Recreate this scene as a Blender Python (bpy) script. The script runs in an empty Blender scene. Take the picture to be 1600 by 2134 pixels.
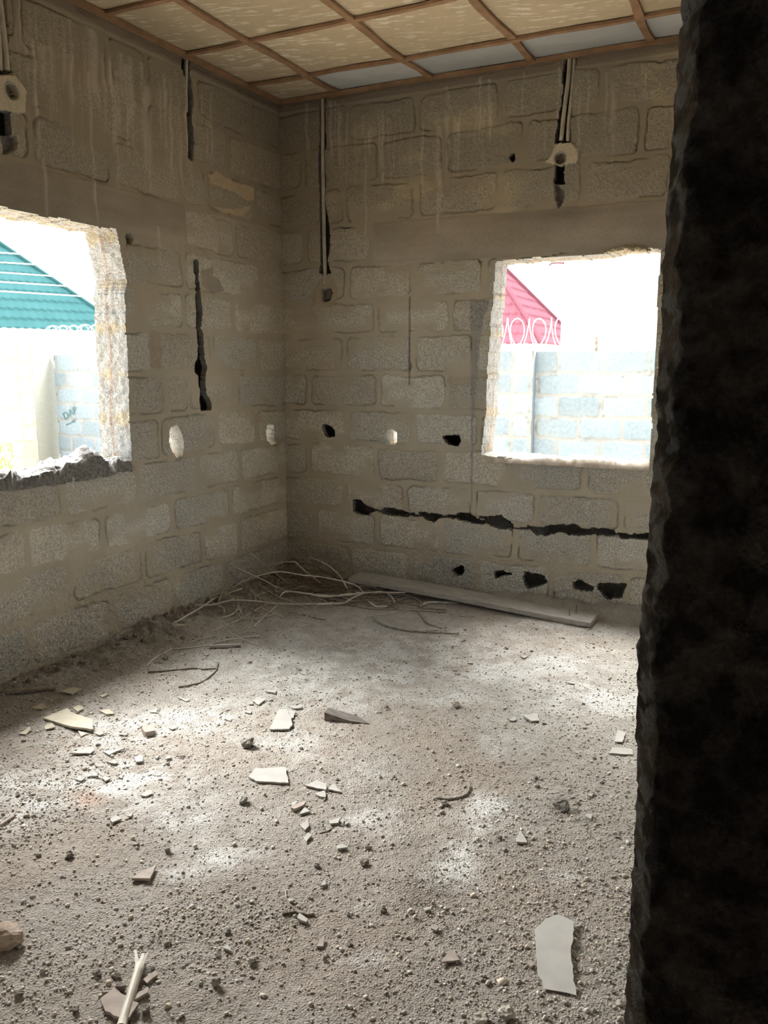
import bpy, math, random
import numpy as np
from mathutils import Vector, Matrix

# ------------------------------------------------------------------ camera, sky, light, exposure
CAM = np.array([3.378, -5.184, 1.517]); FPX = 1769.18
YAW, PIT, ROL = (math.radians(a) for a in (26.46, 9.672, 0.053))
HC = 3.295                                   # ceiling height
TH = 0.225                                   # wall thickness
fw = np.array([-math.sin(YAW)*math.cos(PIT), math.cos(YAW)*math.cos(PIT), -math.sin(PIT)])
_r = np.array([math.cos(YAW), math.sin(YAW), 0.0]); _u = np.cross(_r, fw)
rt = _r*math.cos(ROL)+_u*math.sin(ROL); up = -_r*math.sin(ROL)+_u*math.cos(ROL)
scn = bpy.context.scene
col = scn.collection
cd = bpy.data.cameras.new('camera'); cam = bpy.data.objects.new('camera', cd); col.objects.link(cam)
cam.matrix_world = Matrix(((rt[0], up[0], -fw[0], CAM[0]), (rt[1], up[1], -fw[1], CAM[1]), (rt[2], up[2], -fw[2], CAM[2]), (0, 0, 0, 1)))
cd.sensor_fit = 'VERTICAL'; cd.sensor_height = 24.0; cd.lens = 24.0*FPX/2134.0
cd.clip_start = 0.02; cd.clip_end = 500
scn.camera = cam
scn.view_settings.view_transform = 'Standard'; scn.view_settings.look = 'None'
scn.view_settings.gamma = 1.0; scn.view_settings.use_curve_mapping = False
scn.view_settings.exposure = 3.65
w = bpy.data.worlds.new('sky'); scn.world = w; w.use_nodes = True
bg = w.node_tree.nodes['Background']; bg.inputs[0].default_value = (0.88, 0.95, 1.0, 1); bg.inputs[1].default_value = 0.5
def sun(name, az, el, strength, angle, color):
    l = bpy.data.lights.new(name, 'SUN'); l.energy = strength; l.angle = math.radians(angle); l.color = color
    o = bpy.data.objects.new(name, l); col.objects.link(o)
    d = Vector((math.cos(math.radians(az))*math.cos(math.radians(el)), math.sin(math.radians(az))*math.cos(math.radians(el)), math.sin(math.radians(el))))
    o.rotation_euler = d.to_track_quat('Z', 'Y').to_euler(); o.location = d*30
    return o
sun('hazy_sun', 142, 47, 4.9, 65, (1.0, 0.99, 0.97))

# ------------------------------------------------------------------ helpers
def ray(x, y): return fw+rt*((x-800)/FPX)+up*((1067-y)/FPX)
def hit(x, y, ax, v):
    d = ray(x, y); return CAM+d*((v-CAM[ax])/d[ax])
def atd(x, y, dep): return CAM+ray(x, y)*dep
def C_(o, s):                                # crop coordinates of the photograph -> photograph pixels
    return lambda pts: [(o[0]+x/s, o[1]+y/s) for x, y in pts]
cr = dict(a=C_((0, 1400), 3.556), b=C_((440, 1400), 3.478), c=C_((860, 1350), 3.2), d=C_((0, 1780), 3.556),
          e=C_((430, 1780), 3.404), f=C_((880, 1780), 3.404), t6=C_((300, 1120), 3.478), t7=C_((640, 1160), 4.21),
          k1=C_((560, 180), 3.81), k2=C_((980, 80), 3.81), k3=C_((580, 600), 3.636), k4=C_((580, 950), 4.0),
          k5=C_((960, 950), 4.0), z4=C_((560, 450), 3.2), l1=C_((0, 0), 4.743), l2=C_((280, 60), 4.85),
          l3=C_((240, 450), 4.444), l4=C_((240, 850), 4.21))
def lat(ix, iy, seed):
    h = (ix.astype(np.int64)*374761393+iy.astype(np.int64)*668265263+seed*1442695041) & 0xffffffff
    h = ((h ^ (h >> 13))*1274126177) & 0xffffffff
    h = h ^ (h >> 16)
    return (h & 0xffffff)/float(0xffffff)
def vn(x, y, seed=0):
    x0 = np.floor(x); y0 = np.floor(y); fx = x-x0; fy = y-y0
    fx = fx*fx*(3-2*fx); fy = fy*fy*(3-2*fy); x0 = x0.astype(np.int64); y0 = y0.astype(np.int64)
    a = lat(x0, y0, seed); b = lat(x0+1, y0, seed); c = lat(x0, y0+1, seed); d = lat(x0+1, y0+1, seed)
    return (a*(1-fx)+b*fx)*(1-fy)+(c*(1-fx)+d*fx)*fy
def fbm(x, y, seed=0, o=3):
    r = 0; a = 1.0; t = 0
    for i in range(o): r = r+a*vn(x*2**i, y*2**i, seed+i*17); t += a; a *= .5
    return r/t                                # 0..1
def sstep(a, b, x):
    t = np.clip((x-a)/(b-a), 0, 1); return t*t*(3-2*t)
def inpoly(px, py, poly):
    r = np.zeros(px.shape, bool); n = len(poly)
    for i in range(n):
        x1, y1 = poly[i]; x2, y2 = poly[(i+1) % n]
        if y1 == y2: continue
        c = ((y1 > py) != (y2 > py)) & (px < (x2-x1)*(py-y1)/(y2-y1)+x1)
        r ^= c
    return r
def mesh_obj(name, V, F, mat=None, parent=None, smooth=False, colr=None):
    """V (n,3); F (m,k) array or list of tuples; one mesh object"""
    me = bpy.data.meshes.new(name); V = np.asarray(V, np.float64)
    if isinstance(F, np.ndarray):
        k = F.shape[1]; m = len(F)
        me.vertices.add(len(V)); me.vertices.foreach_set('co', V.ravel())
        me.loops.add(m*k); me.loops.foreach_set('vertex_index', F.astype(np.int32).ravel())
        me.polygons.add(m); me.polygons.foreach_set('loop_start', np.arange(0, m*k, k, dtype=np.int32))
        me.update(calc_edges=True)
    else: me.from_pydata([tuple(v) for v in V], [], [tuple(f) for f in F])
    if smooth: me.polygons.foreach_set('use_smooth', np.ones(len(me.polygons), bool))
    if colr is not None:
        at = me.color_attributes.new('Col', 'FLOAT_COLOR', 'POINT'); at.data.foreach_set('color', np.asarray(colr, np.float32).ravel())
    me.update()
    o = bpy.data.objects.new(name, me); col.objects.link(o)
    if mat: me.materials.append(mat)
    if parent: o.parent = parent
    return o
def tag(o, label=None, cat=None, group=None, kind=None):
    if label: o['label'] = label
    if cat: o['category'] = cat
    if group: o['group'] = group
    if kind: o['kind'] = kind
    return o
def empty(name, loc):
    o = bpy.data.objects.new(name, None); col.objects.link(o); o.location = loc; o.empty_display_size = .05; return o
def shift(V, loc): return np.asarray(V, float)-np.asarray(loc, float)
def box(c, s, R=None):
    sx, sy, sz = (q/2 for q in s)
    V = np.array([(x, y, z) for z in (-sz, sz) for y in (-sy, sy) for x in (-sx, sx)], float)
    if R is not None: V = V @ np.asarray(R).T
    F = [(0, 2, 3, 1), (4, 5, 7, 6), (0, 1, 5, 4), (2, 6, 7, 3), (0, 4, 6, 2), (1, 3, 7, 5)]
    return V+np.array(c), F
def join(parts):
    V = []; F = []; n = 0
    for v, f in parts:
        V.append(np.asarray(v, float)); F += [tuple(i+n for i in q) for q in f]; n += len(v)
    return np.concatenate(V), F
def catmull(P, n):
    P = np.asarray(P, float); Q = np.vstack([2*P[0]-P[1], P, 2*P[-1]-P[-2]]); out = []
    for i in range(1, len(Q)-2):
        for t in np.arange(0, 1, 1.0/n):
            a, b, c, d = Q[i-1], Q[i], Q[i+1], Q[i+2]
            out.append(.5*((2*b)+(-a+c)*t+(2*a-5*b+4*c-d)*t*t+(-a+3*b-3*c+d)*t**3))
    out.append(Q[-2]); return np.array(out)
def tube(P, r, seg=8, cap=True, rend=None):
    P = np.asarray(P, float); n = len(P); T = np.gradient(P, axis=0); T /= np.linalg.norm(T, axis=1)[:, None]+1e-12
    ref = np.array([0, 0, 1.0]) if abs(T[0][2]) < .9 else np.array([1.0, 0, 0])
    V = []; N = np.cross(T[0], ref); N /= np.linalg.norm(N)
    for i in range(n):
        N = N-T[i]*(N@T[i]); N /= np.linalg.norm(N)+1e-12; B = np.cross(T[i], N)
        ri = r if rend is None else r+(rend-r)*i/(n-1)
        for k in range(seg):
            a = 2*math.pi*k/seg; V.append(P[i]+ri*(math.cos(a)*N+math.sin(a)*B))
    F = [(i*seg+k, i*seg+(k+1) % seg, (i+1)*seg+(k+1) % seg, (i+1)*seg+k) for i in range(n-1) for k in range(seg)]
    if cap: F += [tuple(range(seg))[::-1], tuple((n-1)*seg+k for k in range(seg))]
    return np.array(V), F

# ------------------------------------------------------------------ materials
def mat_new(name):
    m = bpy.data.materials.new(name); m.use_nodes = True; nt = m.node_tree; b = nt.nodes['Principled BSDF']
    b.inputs['Specular IOR Level'].default_value = .15; b.inputs['Roughness'].default_value = .95
    return m, nt, b
def attr_mat(name, nscale=90, bump=.6, dist=.004, lo=.8, hi=1.18, detail=6, fine=400):
    """colour from the mesh's own Col attribute, fine grain and pitted bump; Col alpha drives the roughness of the bump"""
    m, nt, b = mat_new(name); N = nt.nodes.new; L = nt.links.new
    a = N('ShaderNodeAttribute'); a.attribute_name = 'Col'
    tc = N('ShaderNodeTexCoord')
    n1 = N('ShaderNodeTexNoise'); n1.inputs['Scale'].default_value = nscale; n1.inputs['Detail'].default_value = detail; n1.inputs['Roughness'].default_value = .65
    n2 = N('ShaderNodeTexNoise'); n2.inputs['Scale'].default_value = fine; n2.inputs['Detail'].default_value = 3
    vo = N('ShaderNodeTexVoronoi'); vo.inputs['Scale'].default_value = nscale*1.6
    for q in (n1, n2, vo): L(tc.outputs['Object'], q.inputs['Vector'])
    mr = N('ShaderNodeMapRange'); mr.inputs[1].default_value = .3; mr.inputs[2].default_value = .7; mr.inputs[3].default_value = lo; mr.inputs[4].default_value = hi
    L(n1.outputs['Fac'], mr.inputs[0])
    s1 = N('ShaderNodeMath'); s1.operation = 'SUBTRACT'; L(mr.outputs[0], s1.inputs[0]); s1.inputs[1].default_value = 1
    s2 = N('ShaderNodeMath'); s2.operation = 'MULTIPLY_ADD'; L(s1.outputs[0], s2.inputs[0]); L(a.outputs['Alpha'], s2.inputs[1]); s2.inputs[2].default_value = 1
    mx = N('ShaderNodeVectorMath'); mx.operation = 'SCALE'; L(a.outputs['Color'], mx.inputs[0]); L(s2.outputs[0], mx.inputs['Scale'])
    L(mx.outputs[0], b.inputs['Base Color'])
    ad = N('ShaderNodeMath'); ad.operation = 'MULTIPLY_ADD'; L(vo.outputs['Distance'], ad.inputs[0]); ad.inputs[1].default_value = .7; L(n1.outputs['Fac'], ad.inputs[2])
    ad2 = N('ShaderNodeMath'); ad2.operation = 'MULTIPLY_ADD'; L(n2.outputs['Fac'], ad2.inputs[0]); ad2.inputs[1].default_value = .35; L(ad.outputs[0], ad2.inputs[2])
    ml = N('ShaderNodeMath'); ml.operation = 'MULTIPLY'; L(ad2.outputs[0], ml.inputs[0]); L(a.outputs['Alpha'], ml.inputs[1])
    bp = N('ShaderNodeBump'); bp.inputs['Strength'].default_value = bump; bp.inputs['Distance'].default_value = dist
    L(ml.outputs[0], bp.inputs['Height']); L(bp.outputs[0], b.inputs['Normal'])
    return m
def noise_mat(name, c1, c2, scale=30, rough=.9, bump=.3, dist=.002, stretch=(1, 1, 1), spec=.15, metal=0, detail=5, coord='Object', p1=.35, p2=.65):
    m, nt, b = mat_new(name); N = nt.nodes.new; L = nt.links.new
    tc = N('ShaderNodeTexCoord'); mp = N('ShaderNodeMapping'); mp.inputs['Scale'].default_value = stretch; L(tc.outputs[coord], mp.inputs[0])
    n = N('ShaderNodeTexNoise'); n.inputs['Scale'].default_value = scale; n.inputs['Detail'].default_value = detail; L(mp.outputs[0], n.inputs['Vector'])
    r = N('ShaderNodeValToRGB'); r.color_ramp.elements[0].position = p1; r.color_ramp.elements[1].position = p2
    r.color_ramp.elements[0].color = (*c1, 1); r.color_ramp.elements[1].color = (*c2, 1)
    L(n.outputs['Fac'], r.inputs[0]); L(r.outputs[0], b.inputs['Base Color'])
    bp = N('ShaderNodeBump'); bp.inputs['Strength'].default_value = bump; bp.inputs['Distance'].default_value = dist
    L(n.outputs['Fac'], bp.inputs['Height']); L(bp.outputs[0], b.inputs['Normal'])
    b.inputs['Roughness'].default_value = rough; b.inputs['Specular IOR Level'].default_value = spec; b.inputs['Metallic'].default_value = metal
    return m
M = {}
M['wall'] = attr_mat('sandcrete_block', 95, 1.0, .006, .62, 1.28, 3)
M['soil'] = attr_mat('dusty_soil', 110, 1.0, .007, .68, 1.28, 5, 300)
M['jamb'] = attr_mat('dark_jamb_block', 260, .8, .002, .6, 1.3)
M['ceil'] = attr_mat('ceiling_board', 8, .15, .002, .93, 1.06)
M['fence'] = attr_mat('boundary_block', 25, .5, .006, .85, 1.12, 6, 90)
M['batten'] = noise_mat('raw_wood_batten', (.27, .165, .095), (.37, .23, .14), 12, .8, .3, .002, (1, 1, 1))
M['pvc'] = noise_mat('dusty_white_conduit', (.42, .38, .31), (.56, .51, .42), 20, .5, .1, .001, spec=.3)
M['mortar_patch'] = noise_mat('fresh_mortar', (.36, .31, .215), (.46, .40, .29), 30, .95, .7, .004)
M['rubble'] = noise_mat('grey_mortar_rubble', (.15, .147, .14), (.30, .293, .28), 60, .95, .8, .006)
M['shard'] = noise_mat('pale_board', (.41, .395, .36), (.46, .445, .405), 14, .85, .15, .001)
M['shard_cream'] = noise_mat('cream_board', (.50, .455, .36), (.58, .53, .43), 25, .85, .15, .001)
M['shard_pink'] = noise_mat('pinkish_board', (.34, .29, .25), (.44, .38, .33), 25, .85, .2, .001)
M['stone'] = noise_mat('grey_stone', (.17, .165, .15), (.34, .32, .28), 60, .95, .9, .006)
M['stone_dark'] = noise_mat('dark_clod', (.13, .11, .09), (.25, .22, .185), 60, .95, .9, .006)
M['stone_light'] = noise_mat('pale_stone', (.34, .31, .26), (.52, .48, .41), 60, .95, .9, .006)
M['brick'] = noise_mat('pinkish_block_fragment', (.26, .2, .15), (.40, .33, .265), 40, .95, .8, .006)
M['twig'] = noise_mat('pale_dry_twig', (.50, .47, .42), (.70, .67, .61), 30, .85, .3, .001)
M['twig_dark'] = noise_mat('brown_dry_twig', (.13, .1, .075), (.25, .205, .155), 30, .9, .4, .001)
M['twig_mid'] = noise_mat('grey_brown_twig', (.24, .21, .175), (.38, .34, .28), 30, .9, .4, .001)
M['plank'] = noise_mat('weathered_plank', (.30, .285, .26), (.45, .43, .39), 9, .85, .5, .002, (1.2, 14, 14))
M['wedge'] = noise_mat('grey_wood', (.15, .13, .115), (.25, .225, .2), 20, .9, .6, .002, (1, 9, 3))
M['nail'] = noise_mat('rusty_nail', (.12, .06, .035), (.2, .11, .07), 60, .6, .2, .001, spec=.4)
M['wire'] = noise_mat('galvanised_wire', (.75, .75, .75), (.85, .85, .85), 10, .35, .05, .001, spec=.5)
M['render'] = noise_mat('white_render', (.72, .71, .68), (.8, .79, .76), 3, .9, .1, .002)
M['green_roof'] = noise_mat('teal_metal_tile', (.022, .064, .066), (.026, .072, .074), 2, .95, .05, .001, spec=.02)
M['red_roof'] = noise_mat('red_metal_tile', (.105, .036, .047), (.12, .042, .053), 2, .95, .05, .001, spec=.02)
M['sand'] = noise_mat('sandy_yard', (.34, .29, .22), (.45, .40, .32), 2.5, .95, .5, .01)
M['dark'] = noise_mat('dark_opening', (.04, .04, .045), (.06, .06, .065), 5)
M['grass'] = noise_mat('yard_grass', (.13, .2, .04), (.25, .33, .09), 8)
M['ink'] = noise_mat('blue_green_paint', (.04, .1, .12), (.07, .15, .16), 8)
M['red_string'] = noise_mat('red_plastic', (.45, .05, .05), (.55, .08, .08), 8)
M['hall'] = noise_mat('hall_plaster', (.42, .38, .33), (.52, .47, .41), 6, .95, .4, .004)
M['box_in'] = noise_mat('box_inside', (.2, .18, .15), (.3, .27, .22), 40, .8, .3, .001)
M['pebble'] = attr_mat('gravel', 200, .4, .002, .85, 1.12, 3, 500)

# ------------------------------------------------------------------ block walls as sculpted height fields
BEDS = [3.215, 2.971, 2.706, 2.454, 2.204, 1.959, 1.728, 1.478, 1.235, .99, .748, .523, .273, .03]
BLOCK = np.array([.60, .585, .515]); MORT = np.array([.45, .405, .315]); BEAM = np.array([.40, .365, .315]); TAN = np.array([.50, .40, .28])
def block_field(U, Z, beds, rows, seed, jw=.017, smr=.9):
    """returns mortar 0..1, tone per block, height (m, towards the room), edge cracks"""
    wz = (fbm(U*3, Z*3, seed+5, 2)-.5)*.03+(fbm(U*28, Z*28, seed+9, 2)-.5)*.016
    wu = (fbm(U*3, Z*3, seed+50, 2)-.5)*.02+(fbm(U*28, Z*28, seed+90, 2)-.5)*.016
    Zw = Z+wz; Uw = U+wu
    b = np.array(beds); k = np.searchsorted(-b, -Zw, side='left')      # row index: 0 above the first bed
    dz = np.min(np.abs(Zw[..., None]-b[None, :]), axis=-1) if Zw.size < 3e5 else None
    if dz is None:
        dz = np.full(Zw.shape, 9.0)
        for q in b: dz = np.minimum(dz, np.abs(Zw-q))
    du = np.full(U.shape, 9.0); idx = np.zeros(U.shape, int)
    for r in range(len(b)+1):
        m = k == r
        js = rows.get(r, [])
        if not len(js) or not m.any(): continue
        um = Uw[m]; js = np.array(sorted(js)); idx[m] = np.searchsorted(js, um)
        d = np.full(um.shape, 9.0)
        for q in js: d = np.minimum(d, np.abs(um-q))
        du[m] = d
    wdt = jw*(.55+1.2*fbm(U*6, Z*6, seed+33, 3))
    a_ = dz-wdt*1.05; b_ = du-wdt*1.15; R0 = .035
    d = np.where((a_ < R0) & (b_ < R0), R0-np.hypot(R0-a_, R0-b_), np.minimum(a_, b_))                          # <0 inside mortar
    smear = sstep(.51, .65, fbm(U*4.5, Z*6, seed+71, 4))*smr            # mortar smeared over block faces
    mort = np.maximum(1-sstep(-.003, .008, d), smear*(1-sstep(.03, .10, d)))
    tone = .86+.28*lat(idx, k, seed+3)
    hue = lat(idx, k, seed+8)
    crack = np.exp(-(d/.0035)**2)*sstep(.5, .62, fbm(U*6, Z*6, seed+23, 3))
    rough = (fbm(U*75, Z*75, seed+1, 3)-.5)*.0085+(fbm(U*22, Z*22, seed+2, 2)-.5)*.004
    h = (1-mort)*(rough+.0035+.003*(hue-.5))+mort*((fbm(U*18, Z*18, seed+4, 2)-.5)*.004)-crack*.014
    return mort, tone, hue, h, crack
def axis(a, b, s, c=None, s2=.04):
    x = np.arange(a, b, s)
    if c: x = np.concatenate([x, np.arange(b, c, s2), [c]])
    else: x = np.append(x, b)
    return x
def sculpt_wall(name, ua, za, wmap, rows, seed, beam, windows, holes, patches, streaks, extra=None):
    """ua, za: 1-D coordinates. wmap(u,z,d): world point, d = depth out of the room. windows/through holes are cut right through the wall."""
    U, Z = np.meshgrid(ua, za)                                         # rows = z
    mort, tone, hue, h, crack = block_field(U, Z, BEDS, rows, seed)
    band = Z > 3.215
    bm = beam(U, Z)
    g = fbm(U*2, Z*2, seed+40, 4); g2 = fbm(U*9, Z*9, seed+41, 3)
    C = BLOCK[None, None]*tone[..., None]*(1+.05*(hue[..., None]-.2)*np.array([1, 0, -1]))
    mc = MORT[None, None]*(.9+.2*g2[..., None])
    C = C*(1-mort[..., None]*.92)+mc*(mort[..., None]*.92)
    C *= (.88+.24*g[..., None])*(1-.35*crack[..., None])
    bcol = BEAM*(.62+.4*fbm(U*1.5, Z*12, seed+44, 3)[..., None]+.4*fbm(U*4, Z*5, seed+46, 4)[..., None])
    C = C*(1-bm[..., None])+bcol*bm[..., None]; h = h*(1-bm)+bm*((fbm(U*3, Z*14, seed+45, 3)-.5)*.006+.004)
    C[band] = (np.array([.27, .215, .165])*(.9+.3*g2[..., None]))[band]
    h = np.where(band, .010+(g2-.5)*.006, h)
    stain_shade = sstep(1.75, 2.9, Z+.5*(g-.5))                               # dirt and rain staining high on the walls, deepened with painted shade
    C *= (1-.44*stain_shade[..., None]*np.array([.80, .95, 1.15]))
    al = (1-mort)*(1-.8*bm)*.9+.16
    low = 1-sstep(.12, .5, Z+(g-.5)*.3)
    h = h+low*(fbm(U*42, Z*42, seed+77, 3)-.55)*.018; al = al+low*.5
    av = np.array([.47, .43, .35])*(.85+.3*g[..., None]); bl = .45*stain_shade*(1-bm); C = C*(1-bl[..., None])+av*.62*bl[..., None]; al = al*(1-.3*stain_shade)
    for (us, zt, ln, wd, st) in streaks:                               # cement dribbles
        m = np.exp(-(((U-us-.004*np.sin(Z*23+us*9))/wd)**2))*(Z < zt)*sstep(zt-ln-.05, zt-ln+.06, Z)*(.4+.6*g2)
        C = C*(1-.65*st*m[..., None])+np.array([.60, .54, .45])*.65*st*m[..., None]; h = h+.005*m*st
    for poly, c, bulge in patches:
        pu = [p[0] for p in poly]; pz = [p[1] for p in poly]
        i0, i1 = np.searchsorted(za, [min(pz)-.03, max(pz)+.03]); j0, j1 = np.searchsorted(ua, [min(pu)-.03, max(pu)+.03])
        u = U[i0:i1, j0:j1]; z = Z[i0:i1, j0:j1]
        m = inpoly(u+(fbm(u*25, z*25, 3, 2)-.5)*.018, z+(fbm(u*25, z*25, 8, 2)-.5)*.018, poly)
        C[i0:i1, j0:j1][m] = np.array(c)*(.88+.24*fbm(u*12, z*12, 5, 3)[m][:, None])
        h[i0:i1, j0:j1][m] = bulge+(fbm(u*18, z*18, 6, 3)[m]-.5)*.008; al[i0:i1, j0:j1][m] = .35
    if extra: C, h = extra(U, Z, C, h)
    cut = np.zeros(U.shape, int)                                        # vertex inside an opening: 1.. windows, 50.. holes
    for n, poly in enumerate(windows): cut[inpoly(U+(fbm(U*11, Z*11, 31, 4)-.5)*.02, Z+(fbm(U*11, Z*11, 32, 4)-.5)*.02, poly)] = n+1
    for n, (poly, dep) in enumerate(holes):
        pu = [p[0] for p in poly]; pz = [p[1] for p in poly]
        i0, i1 = np.searchsorted(za, [min(pz)-.03, max(pz)+.03]); j0, j1 = np.searchsorted(ua, [min(pu)-.03, max(pu)+.03])
        u = U[i0:i1, j0:j1]; z = Z[i0:i1, j0:j1]
        m = inpoly(u+(fbm(u*45, z*45, 3, 3)-.5)*.014, z+(fbm(u*45, z*45, 8, 3)-.5)*.014, poly)
        if dep is None: cut[i0:i1, j0:j1][m] = 50+n
        elif dep > .105: cut[i0:i1, j0:j1][m] = 100+n                  # broken into the hollow core of the blocks
        else:
            h[i0:i1, j0:j1][m] = -dep*(.85+.3*fbm(u*9, z*9, 77, 2)[m]); C[i0:i1, j0:j1][m] = np.array([.2, .19, .18]); al[i0:i1, j0:j1][m] = .6
    W = wmap(U, Z, -h)
    nz, nu = U.shape; V = W.reshape(-1, 3); col4 = np.concatenate([np.clip(C, 0, 1), np.clip(al, 0, 2)[..., None]], -1).reshape(-1, 4)
    q = np.arange(nz*nu).reshape(nz, nu)
    F = np.stack([q[:-1, :-1], q[:-1, 1:], q[1:, 1:], q[1:, :-1]], -1)
    cc = cut
    fc = np.maximum(np.maximum(cc[:-1, :-1], cc[:-1, 1:]), np.maximum(cc[1:, 1:], cc[1:, :-1]))
    keep = fc == 0
    # reveals: every edge between a kept and a removed face runs back through the wall
    uz = np.stack([U, Z], -1).reshape(-1, 2)
    E = []                                                               # (v0, v1, id)
    A, Bm = keep[:, :-1], keep[:, 1:]
    m = A & ~Bm; i, j = np.nonzero(m); E.append(np.stack([q[i, j+1], q[i+1, j+1], fc[i, j+1]], -1))
    m = ~A & Bm; i, j = np.nonzero(m); E.append(np.stack([q[i+1, j+1], q[i, j+1], fc[i, j]], -1))
    A, Bm = keep[:-1], keep[1:]
    m = A & ~Bm; i, j = np.nonzero(m); E.append(np.stack([q[i+1, j+1], q[i+1, j], fc[i+1, j]], -1))
    m = ~A & Bm; i, j = np.nonzero(m); E.append(np.stack([q[i+1, j], q[i+1, j+1], fc[i, j]], -1))
    E = np.concatenate(E)
    def reveal(E, D=TH, n=26):
        vs = np.unique(E[:, :2]); inv = {v: a for a, v in enumerate(vs)}
        a = np.array([inv[v] for v in E[:, 0]]); b = np.array([inv[v] for v in E[:, 1]])
        P = []; Cc = []
        for t in range(n+1):
            d = D*t/n; u, z = uz[vs, 0], uz[vs, 1]; s = u+z
            k = 0 if t in (0, n) else 1
            nu_ = (fbm(s*40, np.full_like(s, d*40), seed+61, 3)-.5)*.014*k; nz_ = (fbm(s*40+9, np.full_like(s, d*40), seed+66, 3)-.5)*.014*k
            w_ = wmap(u+nu_, z+nz_, np.full_like(u, d)) if t else V[vs]
            P.append(w_)
            blk = np.array([.32, .315, .30]); md = np.min(np.abs(z[:, None]-np.array(BEDS)[None]), 1)+(fbm(z*9+d*30, z*0+d*11, seed+83, 3)-.5)*.09
            c = np.where((md < .02)[:, None], np.array([.33, .29, .22]), blk)*(.8+.4*fbm(s*20, np.full_like(s, d*20), seed+67, 3))[:, None]
            gr = np.exp(-((d-.125+.01*np.sin(z*9))/.008)**2)[:, None]; c = c*(1-.6*gr)+np.array([.25, .14, .09])*.6*gr
            Cc.append(np.concatenate([np.clip(c, 0, 1), np.full((len(vs), 1), .9)], 1))
        m_ = len(vs); Fq = np.concatenate([np.stack([a+t*m_, b+t*m_, b+(t+1)*m_, a+(t+1)*m_], -1) for t in range(n)])
        return np.concatenate(P), Fq, np.concatenate(Cc)
    Fk = F[keep]
    VV, FF, CC = [V], [Fk], [col4]
    for sel, D_, n_ in ((E[(E[:, 2] >= 50) & (E[:, 2] < 100)], TH, 20), (E[E[:, 2] >= 100], .04, 4)):
        if len(sel):
            a, b, c = reveal(sel, D_, n_); c[:, :3] *= 1.75 if D_ == TH else 1.0; FF.append(b+sum(len(v) for v in VV)); VV.append(a); CC.append(c)
    # outer face of the hollow wall, cut only where an opening runs right through
    fo = np.maximum(np.maximum(*[np.where(z_ >= 100, 0, z_) for z_ in (cc[:-1, :-1], cc[:-1, 1:])]), np.maximum(*[np.where(z_ >= 100, 0, z_) for z_ in (cc[1:, 1:], cc[1:, :-1])])) == 0
    FF.append(F[fo][:, ::-1]+sum(len(v) for v in VV)); VV.append(wmap(U, Z, np.full(U.shape, TH)).reshape(-1, 3)); CC.append(np.tile([.45, .43, .39, .8], (U.size, 1)))
    eu = np.array([-TH, 0, 0, -TH, -TH, ua[-1], ua[-1], -TH]); ez = np.array([-.15, -.15, za[-1], za[-1], -.2, -.2, 0, 0])
    FF.append(np.array([[0, 3, 2, 1], [4, 7, 6, 5]])+sum(len(v) for v in VV)); VV.append(wmap(eu, ez, np.full(8, TH))); CC.append(np.tile([.45, .43, .39, .8], (8, 1)))
    o = mesh_obj(name, np.concatenate(VV), np.concatenate(FF), M['wall'], colr=np.concatenate(CC), smooth=False)
    tag(o, kind='structure')
    return o, [reveal(E[E[:, 2] == n+1]) for n in range(len(windows))]

def pb(pts): return [(hit(x, y, 1, 0)[0], hit(x, y, 1, 0)[2]) for x, y in pts]
def plf(pts): return [(-hit(x, y, 0, 0)[1], hit(x, y, 0, 0)[2]) for x, y in pts]
rows_b = {1: [.53, 1.03, 1.58, 2.19, 2.68], 2: [.18, .76, 1.22, 1.73, 2.42], 3: [.5, 1.03, 1.58, 2.1, 2.6], 4: [.19, .72], 5: [.52, 1.01, 1.5],
          6: [.21, .74, 1.27], 7: [.49, 1.02, 1.43], 8: [.2, .75, 1.26], 9: [.51, 1.02, 1.48], 10: [.19, .74, 1.22, 1.69, 2.18, 2.68],
          11: [.49, .96, 1.45, 1.88, 2.41], 12: [.24, .74, 1.23, 1.74, 2.25, 2.75], 13: [.52, 1.0, 1.49, 1.99, 2.46, 2.95], 14: [.25]}
for r in range(1, 14):
    rows_b[r] = rows_b[r]+[q for q in np.arange(3.05+(r % 2)*.25, 3.6, .5)]
rl_px = {1: [(38, 63), (223, 116), (307, 180), (408, 215), (525, 246)], 2: [(137, 211), (305, 266), (395, 285), (474, 307)],
         3: [(63, 274), (232, 316), (377, 380), (430, 390), (531, 421)], 4: [(381, 480), (490, 500)], 5: [(384, 580), (541, 585)],
         6: [(382, 652), (485, 664), (300, 640)], 7: [(323, 731), (442, 731), (537, 742)], 8: [(345, 810), (393, 821), (496, 821)], 9: [(335, 909), (451, 897), (535, 890)],
         10: [(287, 1004), (413, 985), (501, 969), (129, 1036)], 11: [(359, 1064), (480, 1040), (214, 1107), (57, 1137)],
         12: [(297, 1159), (423, 1130), (499, 1118), (147, 1208)], 13: [(360, 1224), (470, 1194), (234, 1277), (64, 1316)]}
rows_l = {r: [-hit(x, y, 0, 0)[1] for x, y in v] for r, v in rl_px.items()}
rows_l[14] = [.3]
for r in rows_l:
    q = max(rows_l[r])+.5
    while q < 4.7: rows_l[r].append(q); q += .5
rng = random.Random(7)

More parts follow.
